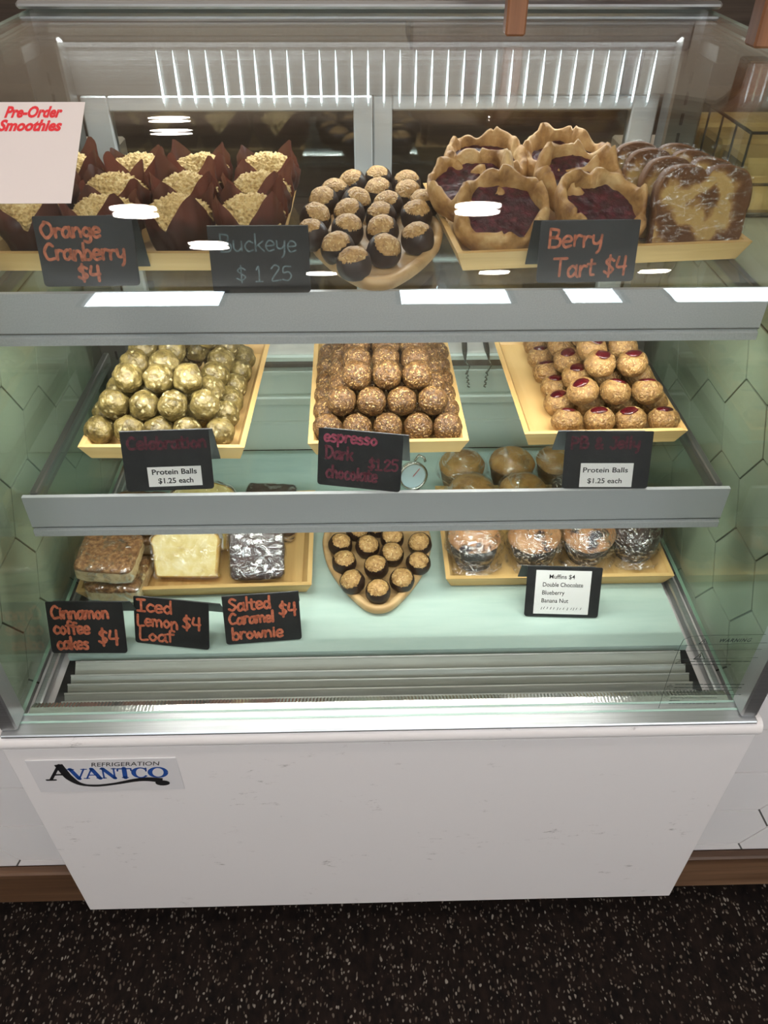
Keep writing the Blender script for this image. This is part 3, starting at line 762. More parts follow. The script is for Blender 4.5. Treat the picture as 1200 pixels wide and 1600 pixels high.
def balls(name, what, meshes, fl, fr, ncol, nrow, zb, r, layers, group, jelly=None, jit=.0010, skip=(), rot=True):
    rnd = random.Random(name)
    first = {}
    def place(L, j, i, p):
        if (L, j, i) in skip: return
        p = p+Vector((rnd.uniform(-jit, jit), rnd.uniform(-jit, jit), rnd.uniform(0, jit*.5)))
        k = rnd.randrange(len(meshes))
        lab = '%s, %s layer, %s row from the front, %s from left' % (what, LAY[L], ORD[j], ORD[i])
        e = (rnd.uniform(0, 6.3), rnd.uniform(0, 6.3), rnd.uniform(0, 6.3)) if rot else (rnd.uniform(-.5, .12), rnd.uniform(-.3, .3), rnd.uniform(-.6, .6))
        if jelly is None:
            o = link(name, meshes[k], None, p, e); tag(o, lab, 'protein ball', group)
        else:
            if k not in first:
                o = thing(name, lab, 'protein ball', p, e, group)
                link('oat_ball', meshes[k], o); link('jam_centre', jelly[k], o); first[k] = o
            else: o = dup(first[k], p, e, lab, group)
    heap(fl, fr, ncol, nrow, zb, r, layers, place)
r1 = .0186; zz = ZM+.0058
cm = ball_meshes('celebration_ball', r1, MT['celeb'], .97, .14, 6)
balls('celebration_ball', 'olive seeded protein ball', cm, at(155, 673, zz+r1), at(342, 675, zz+r1), 5, 6, zz, r1, 3, 'olive protein balls', jit=.0019, skip=((2, 1, 2), (2, 2, 2)))
r2 = .0186
em = ball_meshes('espresso_ball', r2, MT['espresso'], 1.0, .05, 5)
balls('espresso_ball', 'dark oat espresso ball', em, at(511, 669, zz+r2), at(699, 667, zz+r2), 5, 6, zz, r2, 3, 'espresso dark chocolate balls', jit=.0011)
r3 = .0198
pmesh, jm = [], []
for s in range(4):
    ja = Vector((.10*nz((s, 1, 2), 1.3), -.12+.2*nz((s, 5, 2), 1.7), 1)).normalized()
    def f(v, s=s, ja=ja):
        d = 1+.07*nz(v, 1.8, s)+.045*nz(v, 6, s+4)+.02*nz(v, 14, s+8)
        c = v.dot(ja)
        if c > .80: d -= .26*min(1, (c-.80)/.14)
        p = v*r3*d; p.z *= .86; return p
    pmesh.append(ico(4, f, MT['pbj']).mesh('oat_ball'))
    def g(v, s=s): 
        p = Vector((v.x*.0104*(1+.25*nz(v, 1.5, s)), v.y*.0088*(1+.25*nz(v, 1.4, s+3)), v.z*.0036))
        return Matrix.Translation(ja*r3*.665) @ (Vector((0, 0, 1)).rotation_difference(ja).to_matrix() @ p)
    jm.append(ico(3, g, MT['jelly']).mesh('jam_centre'))
zq = zz-.002
balls('jam_ball', 'golden oat ball with jam centre', pmesh, at(885, 657, zq+r3*.9), at(1034, 655, zq+r3*.9), 4, 6, zq, r3*.9, 3, 'jam-centred oat balls', jm, .0016, rot=False)

# ------------------------------------------------------------------ buckeyes
def buckeye_meshes(r, n=5):
    out = []
    for s in range(n):
        rr = random.Random(40+s); ax = Vector((rr.uniform(-.30, .30), rr.uniform(-.55, -.15), 1)).normalized(); cut = rr.uniform(.50, .66)
        def body(v, s=s):
            d = 1+.05*nz(v, 1.6, s)+.02*nz(v, 6, s)
            p = v*r*d; p.x *= 1.0; 
            if p.z < 0: p.x *= 1+.06*min(1, -p.z/r); p.y *= 1+.06*min(1, -p.z/r)
            p.z = max(p.z, -r*.80); return p
        m = ico(4, body, MT['choc'])
        keep = MB(); idx = []
        for f in m.f:
            c = (m.v[f[0]]+m.v[f[1]]+m.v[f[2]])/3
            if c.normalized().dot(ax) < cut+.05*nz(c*(1/r), 3, s): idx.append(f)
        keep.add(m.v, idx, MT['choc'], True)
        def core(v, s=s):
            d = .965*(1+.05*nz(v, 1.6, s)+.035*nz(v, 7, s+2)+.03*nz(v, 14, s+5)); p = v*r*d; p.z = max(p.z, -r*.70)
            return p
        c = ico(4, core, MT['peanut']); kk = MB().add(c.v, [f for f in c.f if ((c.v[f[0]]+c.v[f[1]]+c.v[f[2]])/3).normalized().dot(ax) > cut-.25], MT['peanut'], True)
        out.append((keep.mesh('chocolate_shell'), kk.mesh('peanut_butter_centre')))
    return out
def buckeyes(pix, zb, r, meshes, where, group, seed):
    rnd = random.Random(seed); first = {}
    for n, (x, y, lab) in enumerate(pix):
        p = at(x, y, zb+r*.80); k = n % len(meshes); e = (rnd.uniform(-.12, .10), rnd.uniform(-.12, .12), rnd.uniform(-.9, .9))
        lb = '%s, %s' % (where, lab)
        if k not in first:
            o = thing('buckeye_candy', lb, 'candy', p, e, group); link('chocolate_shell', meshes[k][0], o); link('peanut_butter_centre', meshes[k][1], o); first[k] = o
        else: dup(first[k], p, e, lb, group)
c2 = lambda x, y: (480+x/5, 820+y/5)
low = [(555, 520, 'at the tip of the heart'), (355, 445, 'left of the tip one'), (740, 430, 'right of the tip one'), (540, 330, 'directly behind the tip one'), (868, 300, 'at the right rim, second from front'),
       (290, 290, 'at the left rim, second from front'), (660, 228, 'in the middle, third from front'), (470, 170, 'in the middle left, fourth from front'), (880, 150, 'at the right rim, third from front'),
       (260, 155, 'at the left rim, third from front'), (665, 105, 'half hidden under the lip, right of middle'), (390, 40, 'mostly hidden under the lip, left'), (560, 10, 'mostly hidden under the lip, centre')]
buckeyes([(*c2(a, b), t) for a, b, t in low], ZD+.0098, .0178, buckeye_meshes(.0178), 'buckeye candy on the deck board', 'buckeyes on the deck board', 3)
c3 = lambda x, y: (440+x/4.444, 240+y/4.444)
top = [(505, 765, 'nearest the tip'), (390, 660, 'left behind the tip one'), (712, 675, 'right behind the tip one'), (945, 590, 'front of the right rim'), (212, 570, 'half behind the Buckeye card'),
       (458, 530, 'in the middle, second row'), (700, 540, 'right of middle, second row'), (235, 450, 'at the left rim, third row'), (470, 420, 'left of middle, third row'), (692, 445, 'right of middle, third row'),
       (935, 430, 'second along the right rim'), (290, 335, 'at the left rim, fourth row'), (520, 340, 'in the middle, fourth row'), (740, 365, 'right of middle, fourth row'), (985, 355, 'third along the right rim'),
       (372, 275, 'at the left, fifth row'), (672, 270, 'in the middle, fifth row'), (875, 285, 'at the right, fifth row'), (495, 212, 'left in the last row'), (672, 185, 'middle of the last row'), (870, 215, 'right in the last row')]
buckeyes([(*c3(a, b), t) for a, b, t in top], ZT+.0098, .0187, buckeye_meshes(.0187), 'buckeye on the upper board', 'buckeyes on the upper board', 4)

# ------------------------------------------------------------------ crumb muffins in tulip papers
def paper_mat():
    m, nt, out = new_mat('brown_tulip_paper'); co = coords(nt)
    n1 = nd(nt, 'TexNoise', Vector=co, Scale=35, Detail=4).outputs[0]
    c = ramp(nt, n1, [(.3, (.035, .013, .009)), (.7, (.075, .028, .019))])
    d = nd(nt, 'BsdfPrincipled', Base_Color=c, Roughness=.42); d.inputs['Specular IOR Level'].default_value = .55
    t = nd(nt, 'BsdfTranslucent', Color=(.20, .06, .038))
    mx = nd(nt, 'MixShader', Fac=.30); nt.links.new(d.outputs[0], mx.inputs[1]); nt.links.new(t.outputs[0], mx.inputs[2])
    fin(nt, out, mx.outputs[0]); return m
MT['tulip'] = paper_mat()
MT['crumb'] = pm('pale_streusel', [(.3, (.34, .19, .065)), (.5, (.64, .45, .18)), (.72, (.82, .68, .38))], 260, 5, .8, bump=.9, bscale=260, bdist=.003)
MT['sponge'] = pm('muffin_sponge', [(.3, (.32, .17, .06)), (.7, (.50, .30, .12))], 60, 5, .8, bump=.5)
def tulip(seed):
    rr = random.Random(seed); ph0 = rr.uniform(0, 1.5); pk = [rr.uniform(.75, 1.15) for _ in range(4)]; fl = [rr.uniform(.0, .016) for _ in range(4)]
    N = 64; H = 10; rows = []
    for h in range(H+1):
        t = h/H; row = []
        for k in range(N):
            a = 2*math.pi*k/N; u = ((a-ph0)/(math.pi/2)) % 4; q = int(u) % 4; fr = u-int(u)
            peak = (1-abs(2*fr-1))**.85*pk[q]
            top = .036+.038*peak
            z = t*top
            r0 = .027+.0135*min(1, z/.040)
            r0 += fl[q]*peak*max(0, (z-.040)/.04)*.4+.0035*nz((math.cos(a), math.sin(a), t), 2.2, seed)+.0016*math.sin(a*13+seed)*t
            if z > .045: r0 -= .004*(1-peak)
            row.append((r0*math.cos(a), r0*math.sin(a), z))
        rows.append(row)
    return MB().grid(rows, MT['tulip'], True, True).add([(p[0], p[1], .0005) for p in rows[0]], [list(range(N))[::-1]], MT['tulip']).mesh('paper_wrapper')
def crumb_top(seed):
    def f(v):
        p = v.copy(); d = 1+.10*nz(v, 2, seed)+.20*(.5-noise.voronoi(v*7+Vector((seed*3, 1, 2)))[0][0])+.14*(.5-noise.voronoi(v*13+Vector((1, seed*2, 5)))[0][0])
        return Vector((p.x*.0355*d, p.y*.0355*d, .0365+max(p.z, -.02)*.025*d))
    return ico(6, f, MT['crumb']).mesh('streusel_top')
tulips = [tulip(s) for s in range(6)]; crumbs = [crumb_top(s) for s in range(3)]
zm = ZT+.0058
mf = [(262, 372, 'front row behind the Orange Cranberry and Buckeye cards'), (385, 370, 'front row behind the Buckeye card'), (140, 374, 'front row behind the Orange Cranberry card'), (15, 376, 'front row at the far left edge'),
      (168, 328, 'middle row behind the paper poster'), (280, 322, 'middle row centre'), (397, 318, 'middle row nearest the buckeyes'), (52, 334, 'middle row hidden by the poster'),
      (205, 290, 'back row beside the poster'), (303, 285, 'back row centre'), (412, 281, 'back row nearest the buckeyes'), (100, 296, 'back row behind the poster')]
for n, (x, y, lb) in enumerate(mf):
    p = Vector(((-.217, -.138, -.299, -.379, -.306, -.222, -.137, -.386, -.297, -.219, -.135, -.379)[n], (.335, .337, .336, .336, .417, .416, .418, .417, .498, .497, .499, .498)[n], zm))
    o = thing('crumb_muffin', 'orange cranberry muffin in brown tulip paper, '+lb, 'muffin', p, (0, 0, -math.pi/2-random.Random(n % 6).uniform(0, 1.5)+random.uniform(-.25, .25)), 'orange cranberry muffins')
    link('paper_wrapper', tulips[n % 6], o); link('streusel_top', crumbs[n % 3], o, None, (0, 0, random.uniform(0, 6)))

# ------------------------------------------------------------------ berry tarts
MT['crust'] = pm('baked_crust', [(.32, (.20, .085, .022)), (.5, (.45, .25, .085)), (.68, (.62, .42, .19))], 40, 6, .6, bump=.9, bscale=160, bdist=.0015)
MT['berry'] = pm('sugared_berry_filling', [(.32, (.022, .006, .010)), (.5, (.050, .009, .016)), (.62, (.11, .014, .026)), (.74, (.22, .09, .095))], 110, 6, .35, bump=.9, bscale=150, bdist=.003)
def tart(seed):
    rr = random.Random(seed); N = 96; pl = rr.choice((6, 7)); ph = rr.uniform(0, 6)
    rim, fil = [], []
    prof = [(.0, .0), (.80, .0), (.94, .006), (1.0, .016), (.995, .024), (.96, .030), (.90, .0315), (.84, .0285), (.805, .022), (.80, .014)]
    rows = []
    for j, (q, z) in enumerate(prof):
        row = []
        for k in range(N):
            a = 2*math.pi*k/N
            s = a*pl/(2*math.pi)+ph+.35*nz((math.cos(a), math.sin(a), 0), 1.2, seed)
            fr = s-math.floor(s); fold = abs(2*fr-1)
            Rd = .0525*(1+.10*nz((math.cos(a), math.sin(a), 2), 1.5, seed)+.05*(fold-.5))
            inner = max(0, (j-4)/5)
            rad = Rd*(q-inner*.13*(fold)+inner*.12*nz((math.cos(a), math.sin(a), 5), 2.1, seed))
            zz_ = z*1.1*(1+.28*(fold**2)*(1 if j > 3 else 0)+.45*nz((math.cos(a)*2, math.sin(a)*2, j*.1), 1.2, seed))
            if j > 3 and fr < .14: zz_ -= .008*(1-fr/.14)
            row.append((rad*math.cos(a), rad*math.sin(a), zz_))
        rows.append(row)
    c = MB().grid(rows, MT['crust'], True, True)
    fr_ = []
    for j in range(9):
        t = j/8; row = []
        for k in range(N):
            a = 2*math.pi*k/N; e = rows[-1][k]; x, y = e[0]*1.10*t, e[1]*1.10*t
            row.append((x, y, .0225+.004*nz((x*60, y*60, seed), 1)+.002*nz((x*160, y*160, seed), 1)))
        fr_.append(row)
    return c.mesh('pastry_crust'), MB().grid(fr_, MT['berry'], True, True).mesh('berry_filling')
tz = ZT+.0058
def place_tart(x, Y, tilt, rz, roll, lift, seed, label):
    a, b = tart(seed); p = Vector((aty(x, 310, Y).x, Y, 0)); e = (R(tilt), R(roll), R(rz))
    mw = Matrix.LocRotScale(p, Euler(e), None); zmin = min((mw @ v.co).z for v in a.vertices); p.z = tz-zmin+lift   # rests on the tray or on the tart before it
    o = thing('berry_tart', label, 'tart', p, e, 'berry tarts')
    link('pastry_crust', a, o); link('berry_filling', b, o)
tarts = [(783, .352, 27, -6, 0, .0002, 1, 'folded berry tart leaning at the front, left of the Berry Tart card'),
         (934, .362, 27, 8, 3, .0002, 2, 'folded berry tart leaning directly behind the Berry Tart card'),
         (738, .418, 22, -12, -4, .014, 3, 'berry tart half hidden behind the front left tart'),
         (752, .478, 14, 8, 0, .026, 4, 'rearmost berry tart on the left end of the tray'),
         (893, .428, 24, 10, 0, .016, 5, 'berry tart leaning behind the tart at the card'),
         (872, .486, 14, -6, 2, .026, 6, 'rearmost berry tart in the middle of the tray')]
for a in tarts: place_tart(*a)
# ------------------------------------------------------------------ wrapped swirl bread
def bread_mat():
    m, nt, out = new_mat('chocolate_swirl_crumb'); co = coords(nt, (1, 1, 1), False)
    n = nd(nt, 'TexNoise', Vector=co, Scale=20, Detail=2)
    ad = nd(nt, 'VectorMath', {'operation': 'MULTIPLY_ADD'}, i0=n.outputs['Color'], i1=(.062, .062, .062), i2=co)
    mp = nd(nt, 'Mapping', Vector=ad.outputs[0], Location=(-.033, -.03, -.080))
    wv = nd(nt, 'TexWave', {'wave_type': 'RINGS', 'rings_direction': 'Y'}, Vector=mp.outputs[0], Scale=6.0, Distortion=2.2, Detail=2, Detail_Scale=3)
    n2 = nd(nt, 'TexNoise', Vector=co, Scale=240, Detail=4).outputs[0]
    mxf = nd(nt, 'Math', {'operation': 'MULTIPLY_ADD'}, i0=n2, i1=.42, i2=wv.outputs['Fac'])
    c = ramp(nt, mxf.outputs[0], [(.45, (.115, .045, .012)), (.68, (.185, .083, .025)), (.90, (.35, .20, .065)), (1.15, (.45, .29, .10))])
    b = nd(nt, 'BsdfPrincipled', Base_Color=c, Roughness=.85)
    bp = nd(nt, 'Bump', Strength=.5, Distance=.001, Height=n2); nt.links.new(bp.outputs[0], b.inputs['Normal']); fin(nt, out, b.outputs[0]); return m
MT['swirl'] = bread_mat()
MT['crust_dark'] = pm('bread_crust', [(.3, (.12, .046, .014)), (.7, (.22, .10, .035))], 60, 4, .6, bump=.3)
MT['film_edge'] = wrap_mat('film_gathered', .22, .6, 70, (1, 3, 1))
def slice_outline(w, h, notch=.010, n=6):
    half = [(0, h-notch), (w*.05, h-notch*.35), (w*.16, h), (w*.30, h-.001), (w*.42, h-.007), (w*.49, h-.022), (w*.50, h-.040), (w*.485, h*.45), (w*.480, h*.10), (w*.465, .002), (w*.44, 0)]
    p = spline([Vector(q) for q in half], n); return [(v.x, v.y) for v in p]+[(-v.x, v.y) for v in reversed(p[1:])]
def extrude_y(mb, poly, y0, y1, m_face, m_side, rnd=.002):
    n = len(poly); cx = 0; cz = sum(p[1] for p in poly)/n
    ring = lambda k, y: [(cx+(x-cx)*k, y, cz+(z-cz)*k) for x, z in poly]
    e = 1-rnd/ (max(p[1] for p in poly)*.5)
    rows = [ring(e, y0), ring(1, y0+rnd), ring(1, y1-rnd), ring(e, y1)]
    mb.grid(rows, m_side, True, True)
    mb.add(rows[0], [list(range(n))], m_face); mb.add(rows[3], [list(range(n))[::-1]], m_face); return mb
so = slice_outline(.106, .089)
bm_ = extrude_y(MB(), so, -.010, .010, MT['swirl'], MT['crust_dark']).mesh('bread_slice')
def film(mb_src, grow, mat, seed, amp=.0025):
    """cling film that follows a body a little outside it"""
    m = MB(); c = Vector((sum(v.x for v in mb_src.v), sum(v.y for v in mb_src.v), sum(v.z for v in mb_src.v)))/len(mb_src.v)
    m.add([v+(v-c).normalized()*(grow+amp*abs(nz(v, 45, seed))) for v in mb_src.v], mb_src.f, mat, True); return m
src = MB(); n = len(so); rows = []
for j in range(9):
    y = -.0108+.0216*j/8; rows.append([(x*1.012, y, z*1.012-.0004) for x, z in so])
src.grid(rows, MT['wrap_lines'], True, True)
for y, fl in ((-.0108, False), (.0108, True)):
    rr_ = [[(x*1.012*t, y, .045+(z*1.012-.0454)*t) for x, z in so] for t in (1, .8, .6, .4, .2, .02)]
    src.grid(rr_, MT['wrap'], True, True, flip=fl)
fm = film(src, .0008, MT['wrap_bread'], 3, .0022); fm = MB().add(fm.v, fm.f, MT['wrap_bread'], True).mesh('film_wrap')
br = [(1080, 384, .336, 'wrapped chocolate swirl bread slice standing at the front of its row', 10, -2),
      (1055, 377, .366, 'wrapped swirl bread slice standing second in its row', 11, -5),
      (1026, 362, .398, 'wrapped swirl bread slice standing third in its row', 12, -10),
      (1003, 360, .426, 'wrapped swirl bread slice at the back of its row', 12, -12)]
for n_, (x, y, Y, lb, tl, rz) in enumerate(br):
    p = aty(x, y, Y); p.z = ZT+.0062
    o = thing('bread_slice', lb, 'bread', p, (R(-tl), 0, R(rz)), 'wrapped swirl bread slices'); link('slice', bm_, o); link('film_wrap', fm, o)

# ------------------------------------------------------------------ the deck tray: coffee cakes, lemon loaf, brownies
MT['streusel'] = pm('cinnamon_streusel', [(.3, (.10, .042, .014)), (.5, (.24, .115, .042)), (.7, (.45, .26, .11))], 190, 5, .7, bump=.9, bscale=240, bdist=.002)
MT['cake'] = pm('coffee_cake_crumb', [(.3, (.40, .27, .12)), (.5, (.62, .48, .27)), (.7, (.70, .58, .36))], 70, 5, .8, bump=.5)
MT['lemon'] = pm('lemon_crumb', [(.3, (.58, .42, .13)), (.5, (.74, .60, .24)), (.7, (.80, .70, .38))], 55, 6, .8, bump=.6, bscale=140, bdist=.001)
MT['lemon_crust'] = pm('golden_loaf_crust', [(.3, (.55, .33, .07)), (.7, (.72, .48, .13))], 50, 4, .6)
MT['icing'] = pm('white_icing', [(.3, (.74, .73, .66)), (.7, (.80, .80, .74))], 30, 2, .4)
MT['brownie'] = pm('dark_brownie', [(.3, (.022, .010, .007)), (.7, (.075, .036, .026))], 80, 5, .6, bump=.5)
def lumpy_box(w, d, h, mat, seed, lump=.002, top=None, sub=10, split=.7):
    """a cut square of cake: rounded block with an uneven surface; faces above split*h take the top material"""
    m = MB(); import bmesh
    bm = bmesh.new(); bmesh.ops.create_cube(bm, size=1); bmesh.ops.subdivide_edges(bm, edges=bm.edges[:], cuts=sub, use_grid_fill=True)
    vs = []
    for v in bm.verts:
        p = v.co.copy(); q = Vector((p.x*2, p.y*2, p.z*2)); k = (abs(q.x)**8+abs(q.y)**8+abs(q.z)**8)**(1/8); q = q/k if k > 0 else q
        p = Vector((q.x*w/2, q.y*d/2, (q.z+1)*h/2)); n3 = Vector((nz(p, 60, seed), nz(p, 60, seed+1), nz(p, 60, seed+2)))+.6*Vector((nz(p, 190, seed), nz(p, 190, seed+1), nz(p, 190, seed+2)))
        p += n3*lump; p.z = max(p.z, 0); vs.append(p)
    bm.verts.index_update(); A, B = [], []
    for f in bm.faces:
        ix = [v.index for v in f.verts]; z = sum(vs[i].z for i in ix)/len(ix); (B if top and z > split*h else A).append(ix)
    m.add(vs, A, mat, True)
    t = MB().add(vs, B, top, True) if top else None
    bm.free(); return m, t
def wrapped_block(name, label, cat, loc, rot, w, d, h, mat, top, seed, wrap, group, grow=.0016, amp=.004, pn='crumb', tn='topping', split=.7, lump=.002):
    a, b = lumpy_box(w, d, h, mat, seed, lump, top, 10, split)
    o = thing(name, label, cat, loc, rot, group)
    a.build(pn, o)
    if b: b.build(tn, o)
    al = MB().add(a.v, a.f+(b.f if b else []), mat)
    film(al, grow, wrap, seed, amp).build('film_wrap', o); return o
zd = ZD+.0062
g = 'wrapped coffee cake squares'
p = at(188, 908, zd+.01); p.z = zd+.002
wrapped_block('coffee_cake', 'wrapped cinnamon coffee cake, lower of the front stack', 'cake', p, (0, 0, R(-5)), .078, .072, .030, MT['cake'], MT['streusel'], 3, MT['wrap'], g)
p2 = at(181, 872, zd+.05); p2 = p+Vector((-.006, .004, .0375))
wrapped_block('coffee_cake', 'wrapped cinnamon coffee cake, top of the front stack', 'cake', p2, (R(4), R(3), R(-3)), .080, .074, .031, MT['cake'], MT['streusel'], 4, MT['wrap'], g)
p3 = p+Vector((.012, .095, 0))
wrapped_block('coffee_cake', 'wrapped coffee cake behind the front stack, lower one', 'cake', p3, (0, 0, R(4)), .078, .072, .030, MT['cake'], MT['streusel'], 5, MT['wrap'], g)
wrapped_block('coffee_cake', 'wrapped coffee cake behind the front stack, upper one', 'cake', p3+Vector((.003, .003, .0375)), (0, 0, R(-4)), .078, .072, .031, MT['cake'], MT['streusel'], 6, MT['wrap'], g)
# lemon loaf slices leaning back
lo = [(-.040, 0), (.040, 0), (.044, .006), (.047, .040), (.048, .055), (.040, .064), (.026, .069), (.010, .0735), (-.006, .0745), (-.022, .071), (-.038, .064), (-.049, .054), (-.047, .040), (-.043, .006)]
lop = [(v.x, v.y) for v in spline([Vector(q) for q in lo+lo[:1]], 4)[:-1]]
lm = extrude_y(MB(), lop, -.011, .011, MT['lemon'], MT['lemon_crust']).mesh('loaf_slice')
m = MB(); tops = [q for q in lop if q[1] > .050]; tops.sort(key=lambda q: q[0])
m.grid([[(x*1.02, y, z+.0030+.001*math.sin(x*300+k)) for x, z in tops] for k, y in enumerate((-.0122, -.006, .003, .013))], MT['icing'], True)
m.grid([[(x*1.02, .0125, z+.0015-.016*t-.004*t*abs(math.sin(x*120))) for x, z in tops] for t in (0, .5, 1)], MT['icing'], True); icm = m.mesh('icing')
src = MB().grid([[(x*1.03, -.012+.024*j/5, z*1.03-.001) for x, z in lop] for j in range(6)], MT['wrap'], True, True)
src.grid([[(x*1.03*t, -.012, .036+(z*1.03-.037)*t) for x, z in lop] for t in (1, .6, .3, .03)], MT['wrap'], True, True)
src.grid([[(x*1.03*t, .012, .036+(z*1.03-.037)*t) for x, z in lop] for t in (1, .6, .3, .03)], MT['wrap'], True, True, flip=True)
MT['wrap_clear'] = wrap_mat('smooth_cling_film', .03, .12, 60)
lf = film(src, .0008, MT['wrap_clear'], 9, .0015).mesh('film_wrap')
first = None
for (x, y, dy, tl, lb) in ((294, 907, 0, 38, 'iced lemon loaf slice leaning at the front of the deck tray'), (300, 905, .052, 40, 'iced lemon loaf slice leaning second, seen through the glass shelf'), (304, 905, .100, 42, 'iced lemon loaf slice leaning last, against the tray back')):
    p = at(x, y, zd); p.y += dy; p.z = zd+.0078
    if first is None:
        first = thing('lemon_loaf_slice', lb, 'cake', p, (R(-tl), 0, R(-1)), 'iced lemon loaf slices'); link('loaf_slice', lm, first); link('icing', icm, first); link('film_wrap', lf, first)
    else: dup(first, p, (R(-tl), 0, R(2)), lb)
g = 'wrapped brownies'
p = at(404, 902, zd+.004); p.z = zd+.004
wrapped_block('brownie', 'wrapped salted caramel brownie leaning at the front of the tray', 'brownie', p+Vector((0, .0225, .031)), (R(50), 0, R(1)), .076, .080, .022, MT['brownie'], None, 8, MT['wrap_heavy'], g, .0012, .0035, 'brownie_square')
wrapped_block('brownie', 'wrapped brownie lying behind the leaning one, lower', 'brownie', p+Vector((.010, .115, -.003)), (0, 0, R(-3)), .078, .078, .028, MT['brownie'], None, 9, MT['wrap_lines'], g, .0012, .0035, 'brownie_square')
wrapped_block('brownie', 'wrapped brownie on top of the lying one, under the glass shelf', 'brownie', p+Vector((.009, .112, .031)), (0, 0, R(-5)), .076, .074, .028, MT['brownie'], None, 10, MT['wrap_lines'], g, .0012, .0035, 'brownie_square')

# ------------------------------------------------------------------ wrapped muffins
MT['muf_dark'] = pm('dark_chocolate_muffin', [(.3, (.016, .008, .006)), (.7, (.06, .03, .02))], 60, 5, .6, bump=.6)
MT['muf_gold'] = pm('banana_muffin', [(.3, (.26, .115, .030)), (.5, (.45, .235, .070)), (.7, (.58, .34, .12))], 40, 5, .55, bump=.4, bscale=90)
MT['muf_blue'] = pm('blueberry_muffin', [(.36, (.030, .022, .035)), (.44, (.46, .22, .09)), (.7, (.66, .38, .19))], 38, 4, .55, bump=.5)
MT['cup_dark'] = pm('dark_paper_cup', [(.3, (.012, .012, .016)), (.7, (.028, .026, .030))], 40, 2, .5)
MT['cup_gold'] = pm('brown_paper_cup', [(.3, (.12, .06, .025)), (.7, (.20, .11, .05))], 40, 2, .5)
def muffin(seed, top, cup, wrap, heavy):
    prof = []; N = 60
    rows = [[((r+.0011*(k % 2)*(z > 0))*math.cos(2*math.pi*k/N), (r+.0011*(k % 2))*math.sin(2*math.pi*k/N), z) for k in range(N)] for r, z in ((.012, 0), (.0265, 0), (.0305, .014), (.0355, .040))]
    c = MB().grid(rows, cup, True, True)
    def f(v):
        d = 1+.06*nz(v, 1.8, seed)+.03*nz(v, 6, seed)
        return Vector((v.x*.0375*d, v.y*.0375*d, .041+(v.z*.022 if v.z > 0 else v.z*.006)*d))
    t = ico(4, f, top)
    def w(v):
        d = 1+.06*nz(v, 2.2, seed+7)+heavy*abs(nz(v, 5, seed+8))+heavy*.6*abs(nz(v, 11, seed+6))
        z = v.z; rr = .0425 if z > 0 else .0425-.008*min(1, -z*1.1)
        return Vector((v.x*rr*d, v.y*rr*d, max(.0003, .033+(z*.034 if z > 0 else z*.034)*d)))
    sk = []; 
    for j in range(7):
        q_ = j/6; sk.append([((.031+.012*q_+.006*q_*nz((math.cos(k*.13), math.sin(k*.13), seed), 3))*math.cos(2*math.pi*k/48), (.031+.012*q_+.006*q_*nz((math.cos(k*.13), math.sin(k*.13), seed), 3))*math.sin(2*math.pi*k/48), max(.0004, .020*(1-q_)**2+.0035*q_*abs(nz((k*.9, seed, q_), 1.3)))) for k in range(48)])
    tt = ico(4, w, wrap)
    if heavy > .08: tt.grid(sk, wrap, True, True)
    return c.mesh('paper_cup'), t.mesh('muffin_top'), tt.mesh('film_wrap')
kinds = {'blue': muffin(1, MT['muf_blue'], MT['cup_dark'], MT['wrap_heavy'], .10), 'dark': muffin(2, MT['muf_dark'], MT['cup_dark'], MT['wrap_heavy'], .14),
         'gold': muffin(3, MT['muf_gold'], MT['cup_gold'], MT['wrap'], .05), 'gold2': muffin(4, MT['muf_gold'], MT['cup_gold'], MT['wrap_lines'], .05)}
mfs = [('blue', 742, 852, 'blueberry muffin wrapped in film, front row, by the tray corner'), ('blue', 838, 847, 'blueberry muffin wrapped in film, second in the front row'), ('blue', 920, 841, 'film-wrapped muffin above the Muffins card, third in the front row'),
       ('dark', 996, 838, 'dark chocolate muffin in crumpled film, last in the front row'),
       ('gold', 737, 768, 'golden banana muffin in film, middle row, nearest the thermometer'), ('gold2', 818, 767, 'golden banana muffin in film, middle row, second'), ('dark', 900, 766, 'dark muffin in film, middle row behind the jam ball card'), ('dark', 966, 766, 'dark muffin in film, middle row, by the case side'),
       ('gold2', 722, 726, 'golden muffin in film, back row, below the espresso tray'), ('gold', 800, 722, 'golden muffin in film, back row, between the two upper trays'), ('gold2', 874, 720, 'golden muffin in film, back row, behind the jam ball card')]
for n, (k, x, y, lb) in enumerate(mfs):
    hgt = .034 if n < 4 else .045
    p = at(x, y, zd+hgt); p.z = zd+(.004 if n < 8 else .002)
    o = thing('wrapped_muffin', lb, 'muffin', p, (R(-6) if n < 4 else 0, 0, random.uniform(-3, 3)), 'wrapped muffins on the deck tray')
    for nm, me in zip(('paper_cup', 'muffin_top', 'film_wrap'), kinds[k]): link(nm, me, o)

